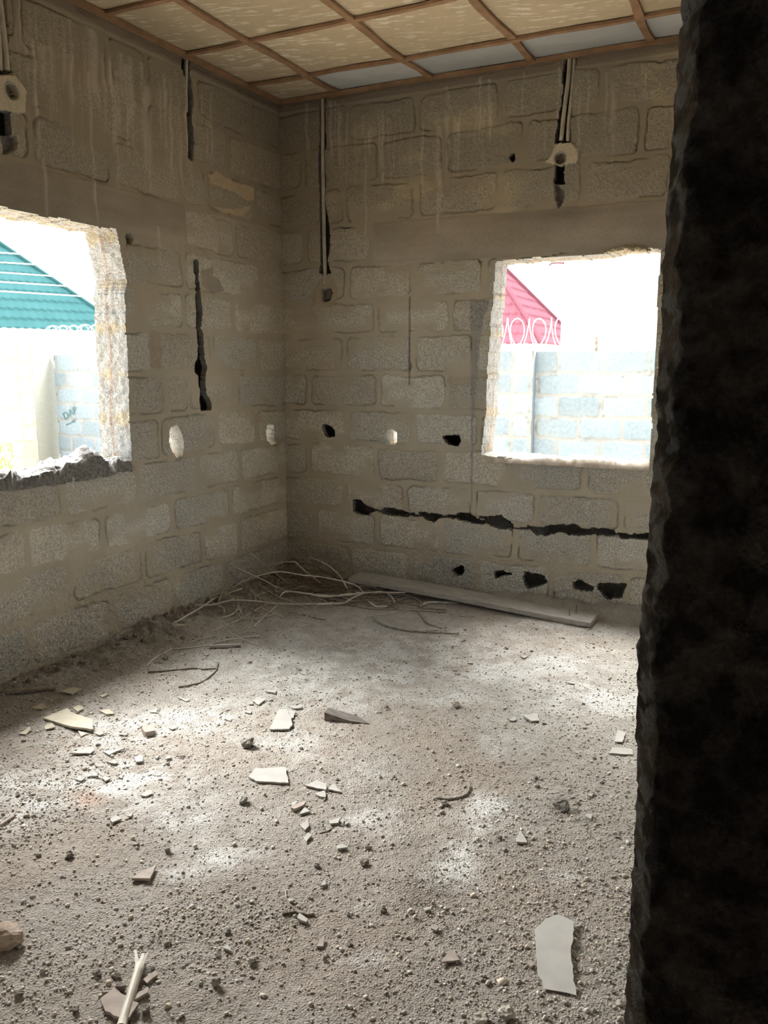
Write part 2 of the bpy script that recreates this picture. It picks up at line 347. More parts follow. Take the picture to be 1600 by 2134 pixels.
# back wall ---------------------------------------------------------------------------------------
k1, k2, k3, k4, k5, z4, l1, l2, l3, l4 = (cr[k] for k in ('k1', 'k2', 'k3', 'k4', 'k5', 'z4', 'l1', 'l2', 'l3', 'l4'))
slot = [k4([(625, 365), (690, 375), (745, 425), (808, 438), (775, 465), (740, 495), (680, 490), (625, 455)]),
        k4([(858, 445), (935, 430), (1030, 455), (1088, 480), (1085, 507), (1000, 500), (862, 480)]),
        k4([(1105, 488), (1170, 490), (1165, 508), (1110, 508)]),
        k4([(1172, 468), (1260, 478), (1368, 490), (1345, 515), (1300, 548), (1255, 540), (1180, 495)]),
        k4([(1395, 500), (1490, 490), (1485, 522), (1400, 518)]),
        k5([(-32, 484), (0, 475), (80, 485), (130, 520), (210, 560), (190, 572), (120, 565), (0, 540), (-30, 530)]),
        k5([(150, 500), (215, 505), (340, 500), (440, 575), (430, 600), (370, 612), (260, 590), (215, 540)]),
        k5([(560, 580), (640, 597), (740, 580), (950, 572), (1010, 610), (1090, 635), (1090, 660), (900, 655), (860, 632), (790, 635), (720, 665), (620, 650), (580, 610)]),
        k5([(1085, 603), (1180, 605), (1280, 625), (1300, 655), (1240, 665), (1100, 650)]),
        k5([(1310, 640), (1400, 655), (1560, 645), (1700, 670), (1700, 700), (1530, 692), (1330, 687)])]
holes_b = [(pb(k4([(700, 445), (860, 455), (1100, 485), (1380, 500), (1520, 505), (1640, 520), (1780, 560), (1960, 600), (2300, 600), (2560, 610), (2860, 655), (3200, 670), (3200, 685), (2860, 675), (2540, 640), (2300, 620), (1950, 612), (1780, 580), (1620, 535), (1500, 520), (1380, 515), (1100, 500), (860, 470), (700, 460)])), .04)]
holes_b += [(pb(s), .17) for s in slot]
holes_b += [(pb(s), .16) for s in (
    k4([(1440, 958), (1500, 925), (1540, 912), (1548, 950), (1540, 985), (1490, 1000), (1465, 980)]),
    k5([(285, 960), (330, 955), (430, 985), (330, 1005), (290, 1030)]),
    k5([(530, 965), (600, 975), (690, 1000), (722, 1045), (690, 1075), (610, 1095), (545, 1100), (525, 1040)]),
    k5([(940, 1060), (990, 1028), (1060, 1070), (1115, 1105), (1090, 1130), (1000, 1120), (950, 1110), (935, 1080)]),
    k5([(1150, 1065), (1380, 1068), (1355, 1130), (1340, 1180), (1230, 1195), (1180, 1165), (1150, 1110)]),
    k3([(350, 1030), (385, 1040), (430, 1080), (425, 1125), (380, 1135), (345, 1100), (338, 1055)]),
    k3([(1240, 1130), (1290, 1115), (1370, 1120), (1385, 1160), (1360, 1195), (1300, 1190), (1270, 1165)]),
    k2([(312, 932), (330, 918), (348, 920), (355, 950), (340, 975), (308, 962)]),
    k2([(672, 1000), (738, 1005), (742, 1160), (700, 1165), (662, 1145), (676, 1060)]))]
holes_b += [(pb(k3([(810, 1080), (850, 1065), (895, 1090), (895, 1170), (875, 1190), (815, 1185), (803, 1130)])), None)]
def circ(c, r): return [(c[0]+r*math.cos(a), c[1]+r*math.sin(a)) for a in np.linspace(0, 6.28, 20)]
holes_b += [(circ((hit(717/3.81+980, 955/3.81+80, 1, 0)[0], hit(717/3.81+980, 955/3.81+80, 1, 0)[2]), .036), .045)]
holes_b += [(pb(s), d) for s, d in (
    (k2([(672, 1160), (742, 1200), (742, 1290), (705, 1345), (678, 1270)]), .035),
    (k2([(765, 150), (735, 260), (733, 480), (690, 700), (672, 832), (795, 832), (795, 640), (808, 560), (798, 430), (825, 260), (855, 150)]), .13),
    (k1([(408, 50), (408, 350), (398, 640), (408, 800), (410, 1100), (415, 1400), (398, 1475), (440, 1500), (490, 1480), (466, 1380), (485, 1290), (487, 1150), (466, 1020), (446, 920), (446, 830), (458, 760), (462, 720), (448, 690), (446, 470), (458, 460), (448, 300), (452, 120), (475, 50)]), .13),
    (z4([(355, 490), (420, 483), (427, 520), (412, 568), (358, 570)]), .05))]
pat_b = [(pb(k2([(590, 992), (650, 930), (680, 850), (730, 815), (790, 812), (835, 850), (862, 910), (850, 985), (740, 1000)])), (.60, .53, .40), .012),
         (pb(z4([(300, 500), (335, 440), (380, 400), (430, 420), (462, 480), (458, 560), (420, 610), (350, 615), (300, 570)])), (.42, .365, .26), .008),
         (pb(k3([(1270, 700), (1310, 665), (1400, 680), (1470, 680), (1470, 730), (1300, 735)])), (.44, .39, .29), .004)]
st_b = [(rng.uniform(.36, 2.3), rng.uniform(3.0, 3.24), rng.uniform(.1, .45), rng.uniform(.003, .009), rng.uniform(.3, 1)) for _ in range(44)]
st_b += [(hit(x, 300, 1, 0)[0], hit(x, y0, 1, 0)[2], l, w_, 1) for x, y0, l, w_ in
         ((641, 215, .33, .012), (690, 210, .35, .012), (700, 210, .3, .006), (707, 230, .25, .006), (762, 285, .75, .006), (797, 235, .45, .007), (792, 250, .3, .005),
          (915, 260, .62, .010), (920, 265, .5, .006), (808, 240, .2, .005), (958, 230, .18, .007), (1000, 160, .35, .009), (1018, 165, .25, .008), (1022, 180, .3, .008), (1087, 150, .22, .004), (1340, 140, .15, .005))]
def beam_b(U, Z):
    wv = (fbm(U*6, Z*3, 12, 3)-.5)*.04
    return ((Z > 2.185+wv) & (Z < 2.448+wv*.4) & (U > .72+wv)).astype(float)
wedge_px = pb(z4([(1345, 560), (1480, 560), (1425, 700), (1395, 980), (1368, 1300), (1356, 1950), (1343, 1950), (1352, 1300), (1343, 800)]))
def extra_b(U, Z, C, h):
    m = inpoly(U+(fbm(U*20, Z*20, 2, 2)-.5)*.008, Z, wedge_px); C[m] = C[m]*.45+np.array([.25, .25, .255])*.55    # grey run-off stain
    m = (np.abs(U-.985+(Z-1.9)*.0) < .004) & (Z > 1.4) & (Z < 1.97); C[m] *= .45
    m = sstep(.6, .8, fbm(U*3.1, Z*5.3, 91, 3))*(Z > 2.45); C *= 1+.22*m[..., None]*np.array([1.1, 1, .6])
    return C, h
za = axis(0, HC+.02, .0065)
win_b = [pb([(1034, 546), (1120, 538), (1250, 531), (1300, 522), (1350, 518)])+[(2.545, 2.17), (2.55, .95)]+pb([(1330, 972), (1290, 974), (1210, 966), (1110, 965), (1060, 952), (1003, 950), (1010, 900), (1015, 830), (1018, 740), (1026, 650)])]
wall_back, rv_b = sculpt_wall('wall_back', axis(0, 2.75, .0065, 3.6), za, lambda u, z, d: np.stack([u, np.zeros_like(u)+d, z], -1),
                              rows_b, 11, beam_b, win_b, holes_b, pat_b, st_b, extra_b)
# left wall -----------------------------------------------------------------------------------------
_q = hit(100/4.743, 908/4.743, 0, 0)
holes_l = [(circ((-_q[1], _q[2]), .038), .045), (plf(l3([(720, 410), (722, 510), (740, 560), (750, 640), (742, 800), (750, 1000), (765, 1180), (760, 1330), (740, 1380), (738, 1440), (770, 1480), (780, 1560), (785, 1780), (800, 1800),
                    (885, 1795), (885, 1720), (830, 1640), (830, 1500), (850, 1400), (820, 1310), (810, 1100), (790, 1050), (800, 900), (785, 700), (765, 560), (765, 440), (750, 405)])), .16),
           (plf(l2([(465, 250), (465, 370), (490, 420), (520, 560), (525, 830), (540, 1000), (545, 1200), (540, 1300), (580, 1335), (597, 1320), (592, 1100), (580, 880), (585, 720), (562, 520), (548, 400), (545, 270)])), .15),
           (plf(l4([(490, 165), (530, 155), (570, 210), (600, 320), (590, 420), (540, 430), (500, 385), (475, 300), (480, 210)])), None),
           (plf(l4([(1330, 150), (1385, 150), (1390, 240), (1415, 310), (1370, 325), (1330, 270), (1320, 220)])), None),
           (plf(l1([(-60, -150), (20, -150), (60, 100), (78, 600), (118, 740), (-60, 740)])), .07),
           (plf(l1([(-60, 1105), (95, 1110), (100, 1330), (-60, 1330)])), .16), (plf(l1([(10, 1330), (150, 1345), (155, 1480), (40, 1530)])), .03),
           (plf(l3([(90, 200), (110, 170), (135, 165), (165, 215), (150, 255), (115, 260)])), .08)]
pat_l = [(plf(l1([(-100, 690), (90, 690), (170, 790), (240, 900), (235, 1020), (245, 1115), (60, 1125), (-100, 1100)])), (.58, .52, .39), .014),
         (plf(l2([(750, 1470), (830, 1440), (1000, 1540), (1210, 1605), (1212, 1745), (1140, 1740), (1000, 1650), (760, 1560)])), (.50, .40, .27), .005),
         (plf(l2([(800, 1790), (1000, 1830), (1160, 1790), (1160, 1840), (1080, 1900), (860, 1850)])), (.50, .40, .27), .005),
         (plf(l3([(780, 520), (900, 470), (900, 560), (960, 600), (1000, 700), (880, 700), (800, 640)])), (.34, .31, .26), .006),
         (plf(l3([(330, 1060), (410, 1080), (430, 1420), (330, 1420), (310, 1200)])), (.42, .35, .27), .003)]
st_l = [(rng.uniform(.75, 2.35), rng.uniform(2.95, 3.2), rng.uniform(.1, .5), rng.uniform(.004, .012), rng.uniform(.3, 1)) for _ in range(70)]
st_l += [(-hit(x, y, 0, 0)[1], hit(x, y, 0, 0)[2], ln, w_, 1) for x, y, ln, w_ in
         ((183, 150, .62, .009), (250, 110, .25, .02), (270, 120, .3, .02), (295, 130, .55, .02), (305, 180, .55, .008), (190, 60, .35, .03), (65, 80, .5, .012), (85, 90, .2, .02), (145, 110, .25, .01), (90, 330, .28, .01), (196, 360, .25, .006),
          (330, 470, .3, .01), (340, 520, .35, .004), (352, 540, .3, .004))]
def beam_l(U, Z):
    wv = (fbm(U*6, Z*3, 15, 3)-.5)*.05
    return ((Z > 2.19+wv) & (Z < 2.452+wv*.4) & (U > 1.03+wv)).astype(float)
def extra_l(U, Z, C, h):
    m = sstep(.45, .7, fbm(U*2.2, Z*2.6, 191, 4))*(Z > 1.68)*(Z < 2.45)*(U < 1.5); C = C*(1-.5*m[..., None])+MORT*1.02*.5*m[..., None]   # smeared mortar between lintel and slot
    m = sstep(.5, .75, fbm(U*2.1, Z*2.1, 131, 3))*(Z < 1.2); C = C*(1+.16*m[..., None])
    return C, h
win_l = [plf([(0, 430), (60, 446), (130, 458), (200, 474), (240, 480)])[::-1]+[(2.7, 2.24), (2.78, 2.2), (2.78, .96)]+plf([(0, 1012), (120, 985), (272, 962), (268, 850), (262, 700), (258, 620), (262, 585), (252, 530), (246, 500)])]
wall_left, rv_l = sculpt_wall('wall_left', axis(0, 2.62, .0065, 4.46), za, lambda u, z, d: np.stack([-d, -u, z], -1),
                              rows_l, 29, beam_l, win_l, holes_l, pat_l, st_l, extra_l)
for nm, (a, b, c) in (('window_1', rv_l[0]), ('window_2', rv_b[0])):
    tag(mesh_obj(nm, a, b, M['wall'], colr=c), kind='structure')

# ------------------------------------------------------------------ the rest of the shell
FY = CAM[1]+.5                                                      # hall-side face of the wall with the doorway
EX = 3.298                                                           # its right jamb
def slab(name, boxes, mat, kind='structure'):
    V, F = join([box(((a[0]+b[0])/2, (a[1]+b[1])/2, (a[2]+b[2])/2), (b[0]-a[0], b[1]-a[1], b[2]-a[2])) for a, b in boxes])
    return tag(mesh_obj(name, V, F, mat), kind=kind)
# right part of the doorway wall: hall-side face sculpted, chipped arris at the jamb
ju = np.concatenate([np.arange(0, .12, .0012), np.arange(.12, .3, .004), np.arange(.3, 1.3, .03)]); jz = np.concatenate([np.arange(0, 1.0, .01), np.arange(1.0, 1.85, .0014), np.arange(1.85, HC+.01, .01)])
JU, JZ = np.meshgrid(ju, jz)
jm, jt, jh, hh, jc = block_field(JU, JZ, BEDS, {r: [.22+.25*(r % 2), .72, 1.22] for r in range(1, 14)}, 51)
rad = .009+.012*fbm(JZ*55, JU*0, 63, 3)
edge = (fbm(JZ*12, JU*0, 61, 3)-.5)*.010+(fbm(JZ*160, JU*0, 64, 3)-.5)*.009
curl = np.clip(1-JU/rad, 0, 1)
_e = [hit(px, py, 1, FY+.034) for px, py in ((1412, -60), (1408, 0), (1400, 80), (1385, 300), (1373, 500), (1367, 560), (1364, 700), (1358, 760), (1355, 930), (1350, 1000), (1340, 1150), (1330, 1300), (1325, 1450), (1320, 1600), (1313, 1800), (1300, 2134))]
edge = edge*.3+np.interp(JZ, [p[2] for p in _e][::-1], [p[0] for p in _e][::-1])-EX+.0035*np.clip((JZ-1.0)/.6, 0, 1)
X = EX+JU+edge*np.clip(1-JU/.06, 0, 1); Yv = FY+curl*.034*(.8+.4*fbm(JZ*60, JU*0+2, 69, 3))-hh*.6+(fbm(JU*110, JZ*110, 65, 4)-.5)*.006
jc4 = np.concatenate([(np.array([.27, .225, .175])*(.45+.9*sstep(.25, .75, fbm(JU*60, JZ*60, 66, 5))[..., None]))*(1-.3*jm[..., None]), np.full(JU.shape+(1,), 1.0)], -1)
edge_light = sstep(.48, .60, fbm(JU*170, JZ*110, 67, 4))*np.exp(-(JU/.016)**2); jc4[..., :3] = jc4[..., :3]*(1-edge_light[..., None])+np.array([.52, .51, .48])*edge_light[..., None]  # pale flecks along the arris, its light-catching edge painted into the colour
V = [np.stack([X, Yv, JZ], -1).reshape(-1, 3)]; q = np.arange(JU.size).reshape(JU.shape)
Fq = [np.stack([q[:-1, :-1], q[:-1, 1:], q[1:, 1:], q[1:, :-1]], -1).reshape(-1, 4)]; Cq = [jc4.reshape(-1, 4)]
nb = 9; base = JU.size; first = np.stack([X[:, 0], Yv[:, 0], JZ[:, 0]], -1)
for t in range(1, nb+1):
    p = first.copy(); p[:, 1] = p[:, 1]+(FY+TH-p[:, 1])*t/nb; p[:, 0] += (fbm(jz*30, jz*0+t*2.0, 68, 2)-.5)*.008; V.append(p)
    Cq.append(np.tile([.42, .4, .36, 1.0], (len(jz), 1)))
for t in range(nb):
    a = q[:, 0] if t == 0 else base+(t-1)*len(jz)+np.arange(len(jz)); b = base+t*len(jz)+np.arange(len(jz))
    Fq.append(np.stack([b[:-1], a[:-1], a[1:], b[1:]], -1))
n0 = sum(len(v) for v in V); bv = np.array([(EX, FY+TH, 0), (EX+1.3, FY+TH, 0), (EX+1.3, FY+TH, HC), (EX, FY+TH, HC)]); V.append(bv); Cq.append(np.tile([.42, .4, .36, 1.0], (4, 1)))
Fq.append(np.array([[n0+1, n0, n0+3, n0+2]]))
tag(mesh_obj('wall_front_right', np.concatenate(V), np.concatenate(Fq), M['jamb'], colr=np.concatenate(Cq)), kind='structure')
slab('wall_front_left', [((-TH, FY, 0), (2.36, FY+TH, HC)), ((2.36, FY, 2.6), (EX+.3, FY+TH, HC))], M['hall'])
slab('wall_right', [((3.6, FY+TH, -.1), (3.6+TH, TH, HC))], M['hall'])
slab('wall_hall', [((1.2, -7.4, -.1), (1.4, FY, HC)), ((4.59, -7.4, -.1), (4.8, FY, HC)), ((1.2, -7.6, -.1), (2.6, -7.4, HC)), ((3.1, -7.6, -.1), (4.8, -7.4, HC)), ((2.6, -7.6, -.1), (2.8, -7.4, HC)), ((2.8, -7.6, -.1), (3.1, -7.4, 1.6)), ((2.6, -7.6, 1.75), (3.1, -7.4, HC))], M['hall'])  # gap in the rear wall is added to let light onto the jamb face
slab('floor_hall', [((1.2, -7.5, -.2), (4.8, -4.75, -.01))], M['hall'])
slab('roof', [((-1.0, -8.2, HC+.35), (5.4, .55, HC+.5)), ((-TH, -7.6, HC+.02), (4.85, TH, HC+.06))], M['hall'])

# ceiling ------------------------------------------------------------------------------------------
BX = [-.02, .475, 1.12, 1.772, 2.452, 3.1, 3.62]; BY = [.0, -.405, -1.02, -1.64, -2.26, -2.88, -3.5, -4.12, -4.46]
def cz(x, y):
    x = np.asarray(x, float); y = np.asarray(y, float)
    s = HC+.012*(fbm(x*1.3+3, y*1.3, 71, 2)-.5)*2
    e = np.minimum(np.clip(x/.3, 0, 1), np.clip(-y/.3, 0, 1)); s = HC*(1-e)+s*e
    return s
cx_ = np.arange(-.03, 3.64, .008); cy_ = np.concatenate([np.arange(-4.5, -2.6, .04), np.arange(-2.6, .03, .008)]); CX, CY = np.meshgrid(cx_, cy_)
ix = np.searchsorted(BX, CX); iy = np.searchsorted(-np.array(BY), -CY)
def dist1(v, arr): return np.min(np.abs(v[..., None]-np.array(arr)), -1)
dd = np.minimum(dist1(CX, BX), dist1(CY, BY))
CZ = cz(CX, CY)-.012*sstep(0, .3, dd)
tan = np.array([.54, .44, .30]); wht = np.array([.50, .51, .50])
white = ((iy == 1) & (ix >= 2)) | ((iy == 1) & (ix == 2))
cc = np.where(white[..., None], wht, tan)*(.9+.2*lat(ix, iy, 5)[..., None])
sc = sstep(.70, .80, vn(CX*14+CY*6, CY*75-CX*16, 73))*(.3+1.2*fbm(CX*1.5, CY*1.5, 79, 2))*(~white)      # pale flecks in the board
cc = cc*(1-.7*sc[..., None])+np.array([.80, .75, .62])*.7*sc[..., None]
cc = cc*(.9+.2*fbm(CX*2, CY*2, 74, 4)[..., None])
q = np.arange(CX.size).reshape(CX.shape)
ceil = tag(mesh_obj('ceiling', np.stack([CX, CY, CZ], -1).reshape(-1, 3), np.stack([q[:-1, :-1], q[1:, :-1], q[1:, 1:], q[:-1, 1:]], -1).reshape(-1, 4), M['ceil'],
                    colr=np.concatenate([cc, np.ones(cc.shape[:2]+(1,))], -1).reshape(-1, 4), smooth=True), kind='structure')
def strip(name, P, wd, th, across, par, mat='batten'):
    P = np.asarray(P, float); across = np.asarray(across, float); V = []
    for i, p in enumerate(P):
        a = across*wd/2*(1+.12*math.sin(i*.7+len(P)))
        V += [p-a, p+a, p+a-np.array([0, 0, th]), p-a-np.array([0, 0, th])]
    F = [(i*4+k, i*4+(k+1) % 4, i*4+4+(k+1) % 4, i*4+4+k) for i in range(len(P)-1) for k in range(4)]
    F += [(3, 2, 1, 0), tuple((len(P)-1)*4+k for k in range(4))]
    o = mesh_obj(name, V, F, M[mat], par); return o
for n, bx in enumerate(BX[1:-1]):
    ys = np.arange(-4.45, .001, .05)
    P = [(bx+.007*math.sin(y*6+n*2)+.006*math.sin(y*2.3+n), y, float(cz(bx, y))-.001-.006*abs(math.sin((y)*5+n))) for y in ys]
    strip('batten', P, .042, .014, (1, 0, 0), ceil)
for n, by in enumerate(BY[1:-1]):
    xs = np.arange(.0, 3.6, .05)
    P = [(x, by+.006*math.sin(x*5+n*1.7)+.005*math.sin(x*2.1+n), float(cz(x, by))-.001-.005*abs(math.sin(x*4.8+n))) for x in xs]
    strip('batten', P, .034, .016, (0, 1, 0), ceil)
tag(strip('trim_1', [(x, -.02+.003*math.sin(x*5), HC-.004-.004*math.sin(x*3)**2) for x in np.arange(0.0, 3.6, .1)], .046, .022, (0, 1, 0), None), kind='structure')
tag(strip('trim_2', [(.02, y, HC-.004-.004*math.sin(y*3)**2) for y in np.arange(-4.45, 0.01, .1)], .046, .022, (1, 0, 0), None), kind='structure')

# ------------------------------------------------------------------ floor
def floor_h(x, y):
    x = np.asarray(x, float); y = np.asarray(y, float)
    h = (fbm(x*1.1, y*1.1, 201, 3)-.5)*.03+(fbm(x*7, y*7, 202, 3)-.5)*.014
    n = fbm(x*9, y*9, 203, 4)
    heap = np.exp(-(np.clip(x, 0, 9)/.32)**2)*sstep(-3.4, -1.5, y)*(.025+.13*np.clip(n-.35, 0, 1))
    heap2 = np.exp(-(np.clip(-y, 0, 9)/.16)**2)*sstep(1.0, 2.0, x)*(.05+.07*n)
    mound = .022*np.exp(-(((x-2.42)/.12)**2+((y+3.08)/.09)**2))
    return h+heap+heap2+mound-.004
fx = np.concatenate([np.arange(-.02, 3.4, .0065), [3.45, 3.6]]); fy = np.concatenate([[-4.75, -4.5, -4.3], np.arange(-4.2, .01, .0065), [.02]])
FX, FYY = np.meshgrid(fx, fy)
clod = np.exp(-(np.clip(FX, 0, 9)/.42)**2)*sstep(-3.3, -1.4, FYY)
FH = floor_h(FX, FYY)+(fbm(FX*60, FYY*60, 205, 3)-.5)*.007+clod*(fbm(FX*32, FYY*32, 206, 3)-.5)*.045
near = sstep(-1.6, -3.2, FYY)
def pxell(cx, cy, rx, ry): return (cx, cy, rx, ry)
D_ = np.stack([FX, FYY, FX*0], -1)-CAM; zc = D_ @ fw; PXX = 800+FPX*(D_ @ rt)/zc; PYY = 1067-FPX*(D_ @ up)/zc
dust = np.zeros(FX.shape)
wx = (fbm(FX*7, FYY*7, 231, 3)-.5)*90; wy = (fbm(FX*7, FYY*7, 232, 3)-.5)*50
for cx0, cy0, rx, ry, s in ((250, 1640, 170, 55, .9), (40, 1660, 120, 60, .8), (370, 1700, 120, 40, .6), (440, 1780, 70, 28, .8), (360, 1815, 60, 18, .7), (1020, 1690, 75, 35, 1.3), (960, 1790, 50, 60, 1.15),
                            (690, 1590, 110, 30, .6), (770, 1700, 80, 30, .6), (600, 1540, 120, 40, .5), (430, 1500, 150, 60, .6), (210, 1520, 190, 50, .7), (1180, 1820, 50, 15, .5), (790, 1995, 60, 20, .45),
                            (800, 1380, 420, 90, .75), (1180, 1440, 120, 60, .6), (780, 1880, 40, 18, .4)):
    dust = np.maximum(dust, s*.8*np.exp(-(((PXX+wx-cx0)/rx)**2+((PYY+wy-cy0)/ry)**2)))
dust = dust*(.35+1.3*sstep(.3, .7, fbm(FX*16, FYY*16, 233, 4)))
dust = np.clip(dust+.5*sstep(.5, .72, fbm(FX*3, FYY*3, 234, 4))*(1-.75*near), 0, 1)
soil = np.array([.375, .35, .305]); pale = np.array([.63, .615, .575]); brn = np.array([.39, .325, .26])
g = fbm(FX*1.7, FYY*1.7, 241, 3); r_ = sstep(.5, .7, g)[..., None]
C = soil*(1-r_*.6)+brn*r_*.6; C = C*(.85+.3*fbm(FX*20, FYY*20, 242, 4)[..., None])
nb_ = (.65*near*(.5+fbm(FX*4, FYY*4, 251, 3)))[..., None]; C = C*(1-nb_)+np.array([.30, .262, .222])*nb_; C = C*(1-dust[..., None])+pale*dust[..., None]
C = C*(1-.2*clod[..., None])
rs = np.exp(-(((PXX-180)/30)**2+((PYY-1665)/16)**2))*.6; C = C*(1-rs[..., None])+np.array([.52, .33, .24])*rs[..., None]
q = np.arange(FX.size).reshape(FX.shape)
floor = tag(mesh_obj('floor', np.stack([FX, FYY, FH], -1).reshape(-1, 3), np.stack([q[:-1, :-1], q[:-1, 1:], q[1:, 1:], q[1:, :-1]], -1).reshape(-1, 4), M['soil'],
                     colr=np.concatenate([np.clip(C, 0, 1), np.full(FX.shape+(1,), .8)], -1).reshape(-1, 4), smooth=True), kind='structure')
def fz(x, y):
    return float(floor_h(x, y)+(fbm(np.array([x*60.]), np.array([y*60.]), 205, 3)[0]-.5)*.007)
def fpx(x, y):                                                        # photograph pixel -> point on the floor surface
    z = 0.0
    for _ in range(4):
        p = hit(x, y, 2, z); z = fz(min(max(p[0], 0), 3.6), min(p[1], 0))
    p = hit(x, y, 2, z); p[0] = max(p[0], .01); p[1] = min(p[1], -.01)
    return p

# gravel: countless, one object -------------------------------------------------------------------
t_ = (1+5**.5)/2
ICO = np.array([(-1, t_, 0), (1, t_, 0), (-1, -t_, 0), (1, -t_, 0), (0, -1, t_), (0, 1, t_), (0, -1, -t_), (0, 1, -t_), (t_, 0, -1), (t_, 0, 1), (-t_, 0, -1), (-t_, 0, 1)])/math.sqrt(1+t_*t_)
ICF = np.array([(0, 11, 5), (0, 5, 1), (0, 1, 7), (0, 7, 10), (0, 10, 11), (1, 5, 9), (5, 11, 4), (11, 10, 2), (10, 7, 6), (7, 1, 8), (3, 9, 4), (3, 4, 2), (3, 2, 6), (3, 6, 8), (3, 8, 9), (4, 9, 5), (2, 4, 11), (6, 2, 10), (8, 6, 7), (9, 8, 1)])
R_ = np.random.RandomState(5)
NP = 190000
gx = R_.uniform(.02, 3.35, NP); gy = -4.2*R_.uniform(0, 1, NP)**.8-.02
pr = .42+.9*sstep(-2.2, -3.4, gy)*sstep(.52, .40, fbm(gx*2, gy*2, 301, 2))+1.2*np.exp(-(gx/.5)**2)+1.0*np.exp(-(gy/.25)**2)*(gx > 1)+.9*sstep(2.3, 2.9, gx)*sstep(-1, -3, gy)
keep = R_.uniform(0, 1.9, NP) < pr; gx = gx[keep]; gy = gy[keep]; n = len(gx)
gr = np.clip(np.exp(R_.normal(-6.2, .5, n)), .0010, .010)
gz = floor_h(gx, gy)+(fbm(gx*60, gy*60, 205, 3)-.5)*.007+np.exp(-(gx/.35)**2)*sstep(-3.3, -1.4, gy)*(fbm(gx*32, gy*32, 206, 3)-.5)*.03+gr*.35
S = gr[:, None, None]*R_.uniform(.5, 1.35, (n, 12, 1))*np.stack([R_.uniform(.8, 1.3, n), R_.uniform(.8, 1.3, n), R_.uniform(.55, .9, n)], -1)[:, None, :]
ang = R_.uniform(0, 6.28, n); ca, sa = np.cos(ang)[:, None], np.sin(ang)[:, None]; P = ICO[None]*S
P = np.stack([P[..., 0]*ca-P[..., 1]*sa, P[..., 0]*sa+P[..., 1]*ca, P[..., 2]], -1)+np.stack([gx, gy, gz], -1)[:, None]
gc = np.array([.42, .385, .335])*R_.uniform(.65, 1.55, (n, 1))*(1+R_.uniform(-.08, .08, (n, 1))*np.array([1, 0, -1]))
gc = np.concatenate([np.clip(gc, 0, 1), np.full((n, 1), .8)], 1); gc = np.repeat(gc[:, None], 12, 1)
tag(mesh_obj('gravel', P.reshape(-1, 3), (ICF[None]+12*np.arange(n)[:, None, None]).reshape(-1, 3), M['pebble'], colr=gc.reshape(-1, 4)),
    'countless small stones and grit strewn over the whole dusty floor', 'gravel', kind='stuff')

# ------------------------------------------------------------------ conduits and boxes
def wall_pipe(name, pts, plane, off, r, label, group=None, mat='pvc'):
    ax = 1 if plane == 'b' else 0; P = []
    for x, y in pts:
        p = hit(x, y, ax, 0).copy(); p[ax] = off if plane == 'b' else -off; P.append(p)
    P = catmull(P, 6); loc = P[-1]
    V, F = tube(P-loc, r, 12); o = mesh_obj(name, V, F, M[mat], smooth=True); o.location = loc
    return tag(o, label, 'pipe', group)
wall_pipe('conduit_pipe', [(672, 192), (672, 300), (674, 450), (677, 592)], 'b', .004, .0135, 'long pale conduit pipe running from ceiling down the back wall to a square box')
wall_pipe('conduit_pipe', k2([(790, 130), (775, 320), (745, 560), (718, 810)]), 'b', .004, .0125, 'left one of two pale conduit pipes above the round box on the back wall')
wall_pipe('conduit_pipe', k2([(822, 130), (800, 430), (778, 640), (768, 812)]), 'b', .018, .0125, 'right one of two pale conduit pipes above the round box on the back wall')
wall_pipe('conduit_pipe', l2([(530, 240), (528, 420), (524, 620), (527, 835)]), 'l', .004, .0105, 'short pale conduit pipe at top of the narrow slot in the left wall')
wall_pipe('conduit_pipe', l1([(-12, -60), (20, 200), (45, 420), (68, 690)]), 'l', .0, .0135, 'right one of two pale conduit pipes at far left above the plastered round box')
wall_pipe('conduit_pipe', l1([(-40, -60), (-22, 150), (0, 400), (14, 690)]), 'l', .010, .0135, 'left one of two pale conduit pipes at far left, cut off by the photo edge')
def ring_box(cpx, plane, r, label, tilt=0):
    ax = 1 if plane == 'b' else 0; c = hit(*cpx, ax, 0).copy(); root = empty('junction_box', c); tag(root, label, 'junction box')
    nrm = np.array([0, -1.0, 0]) if plane == 'b' else np.array([1.0, 0, 0]); s = np.cross([0, 0, 1], nrm); zz = np.array([0, 0, 1.0])
    prof = [(r*.84, -.035), (r*.84, .010), (r*.88, .015), (r*.97, .015), (r, .010), (r, -.035)]; V = []; F = []; n = 28
    for k in range(n):
        a = 2*math.pi*k/n
        for rr, d in prof: V.append((math.cos(a)*s+math.sin(a)*zz)*rr+nrm*d)
    m = len(prof)
    for k in range(n):
        for j in range(m-1): F.append((k*m+j, ((k+1) % n)*m+j, ((k+1) % n)*m+j+1, k*m+j+1))
    mesh_obj('rim', V, F, M['pvc'], root, smooth=True)
    V = [(math.cos(2*math.pi*k/n)*s+math.sin(2*math.pi*k/n)*zz)*r*.86-nrm*.004 for k in range(n)]; V = [v-nrm*.026 for v in V]; V2 = [v-nrm*.012 for v in V]
    mesh_obj('back_plate', V+V2, [tuple(range(n)), tuple(range(2*n-1, n-1, -1))]+[(k, (k+1) % n, n+(k+1) % n, n+k) for k in range(n)], M['box_in'], root)
    for sgn in (-1, 1):
        V, F = tube([s*sgn*r*.62-nrm*.03, s*sgn*r*.62-nrm*.004], .004, 8); mesh_obj('screw_post', V, F, M['pvc'], root)
    return root
ring_box(k2([(717, 955)])[0], 'b', .040, 'round white junction box set in mortar on the back wall under two pipes')
ring_box(l1([(100, 908)])[0], 'l', .042, 'round junction box set in mortar on left wall near the photo edge')
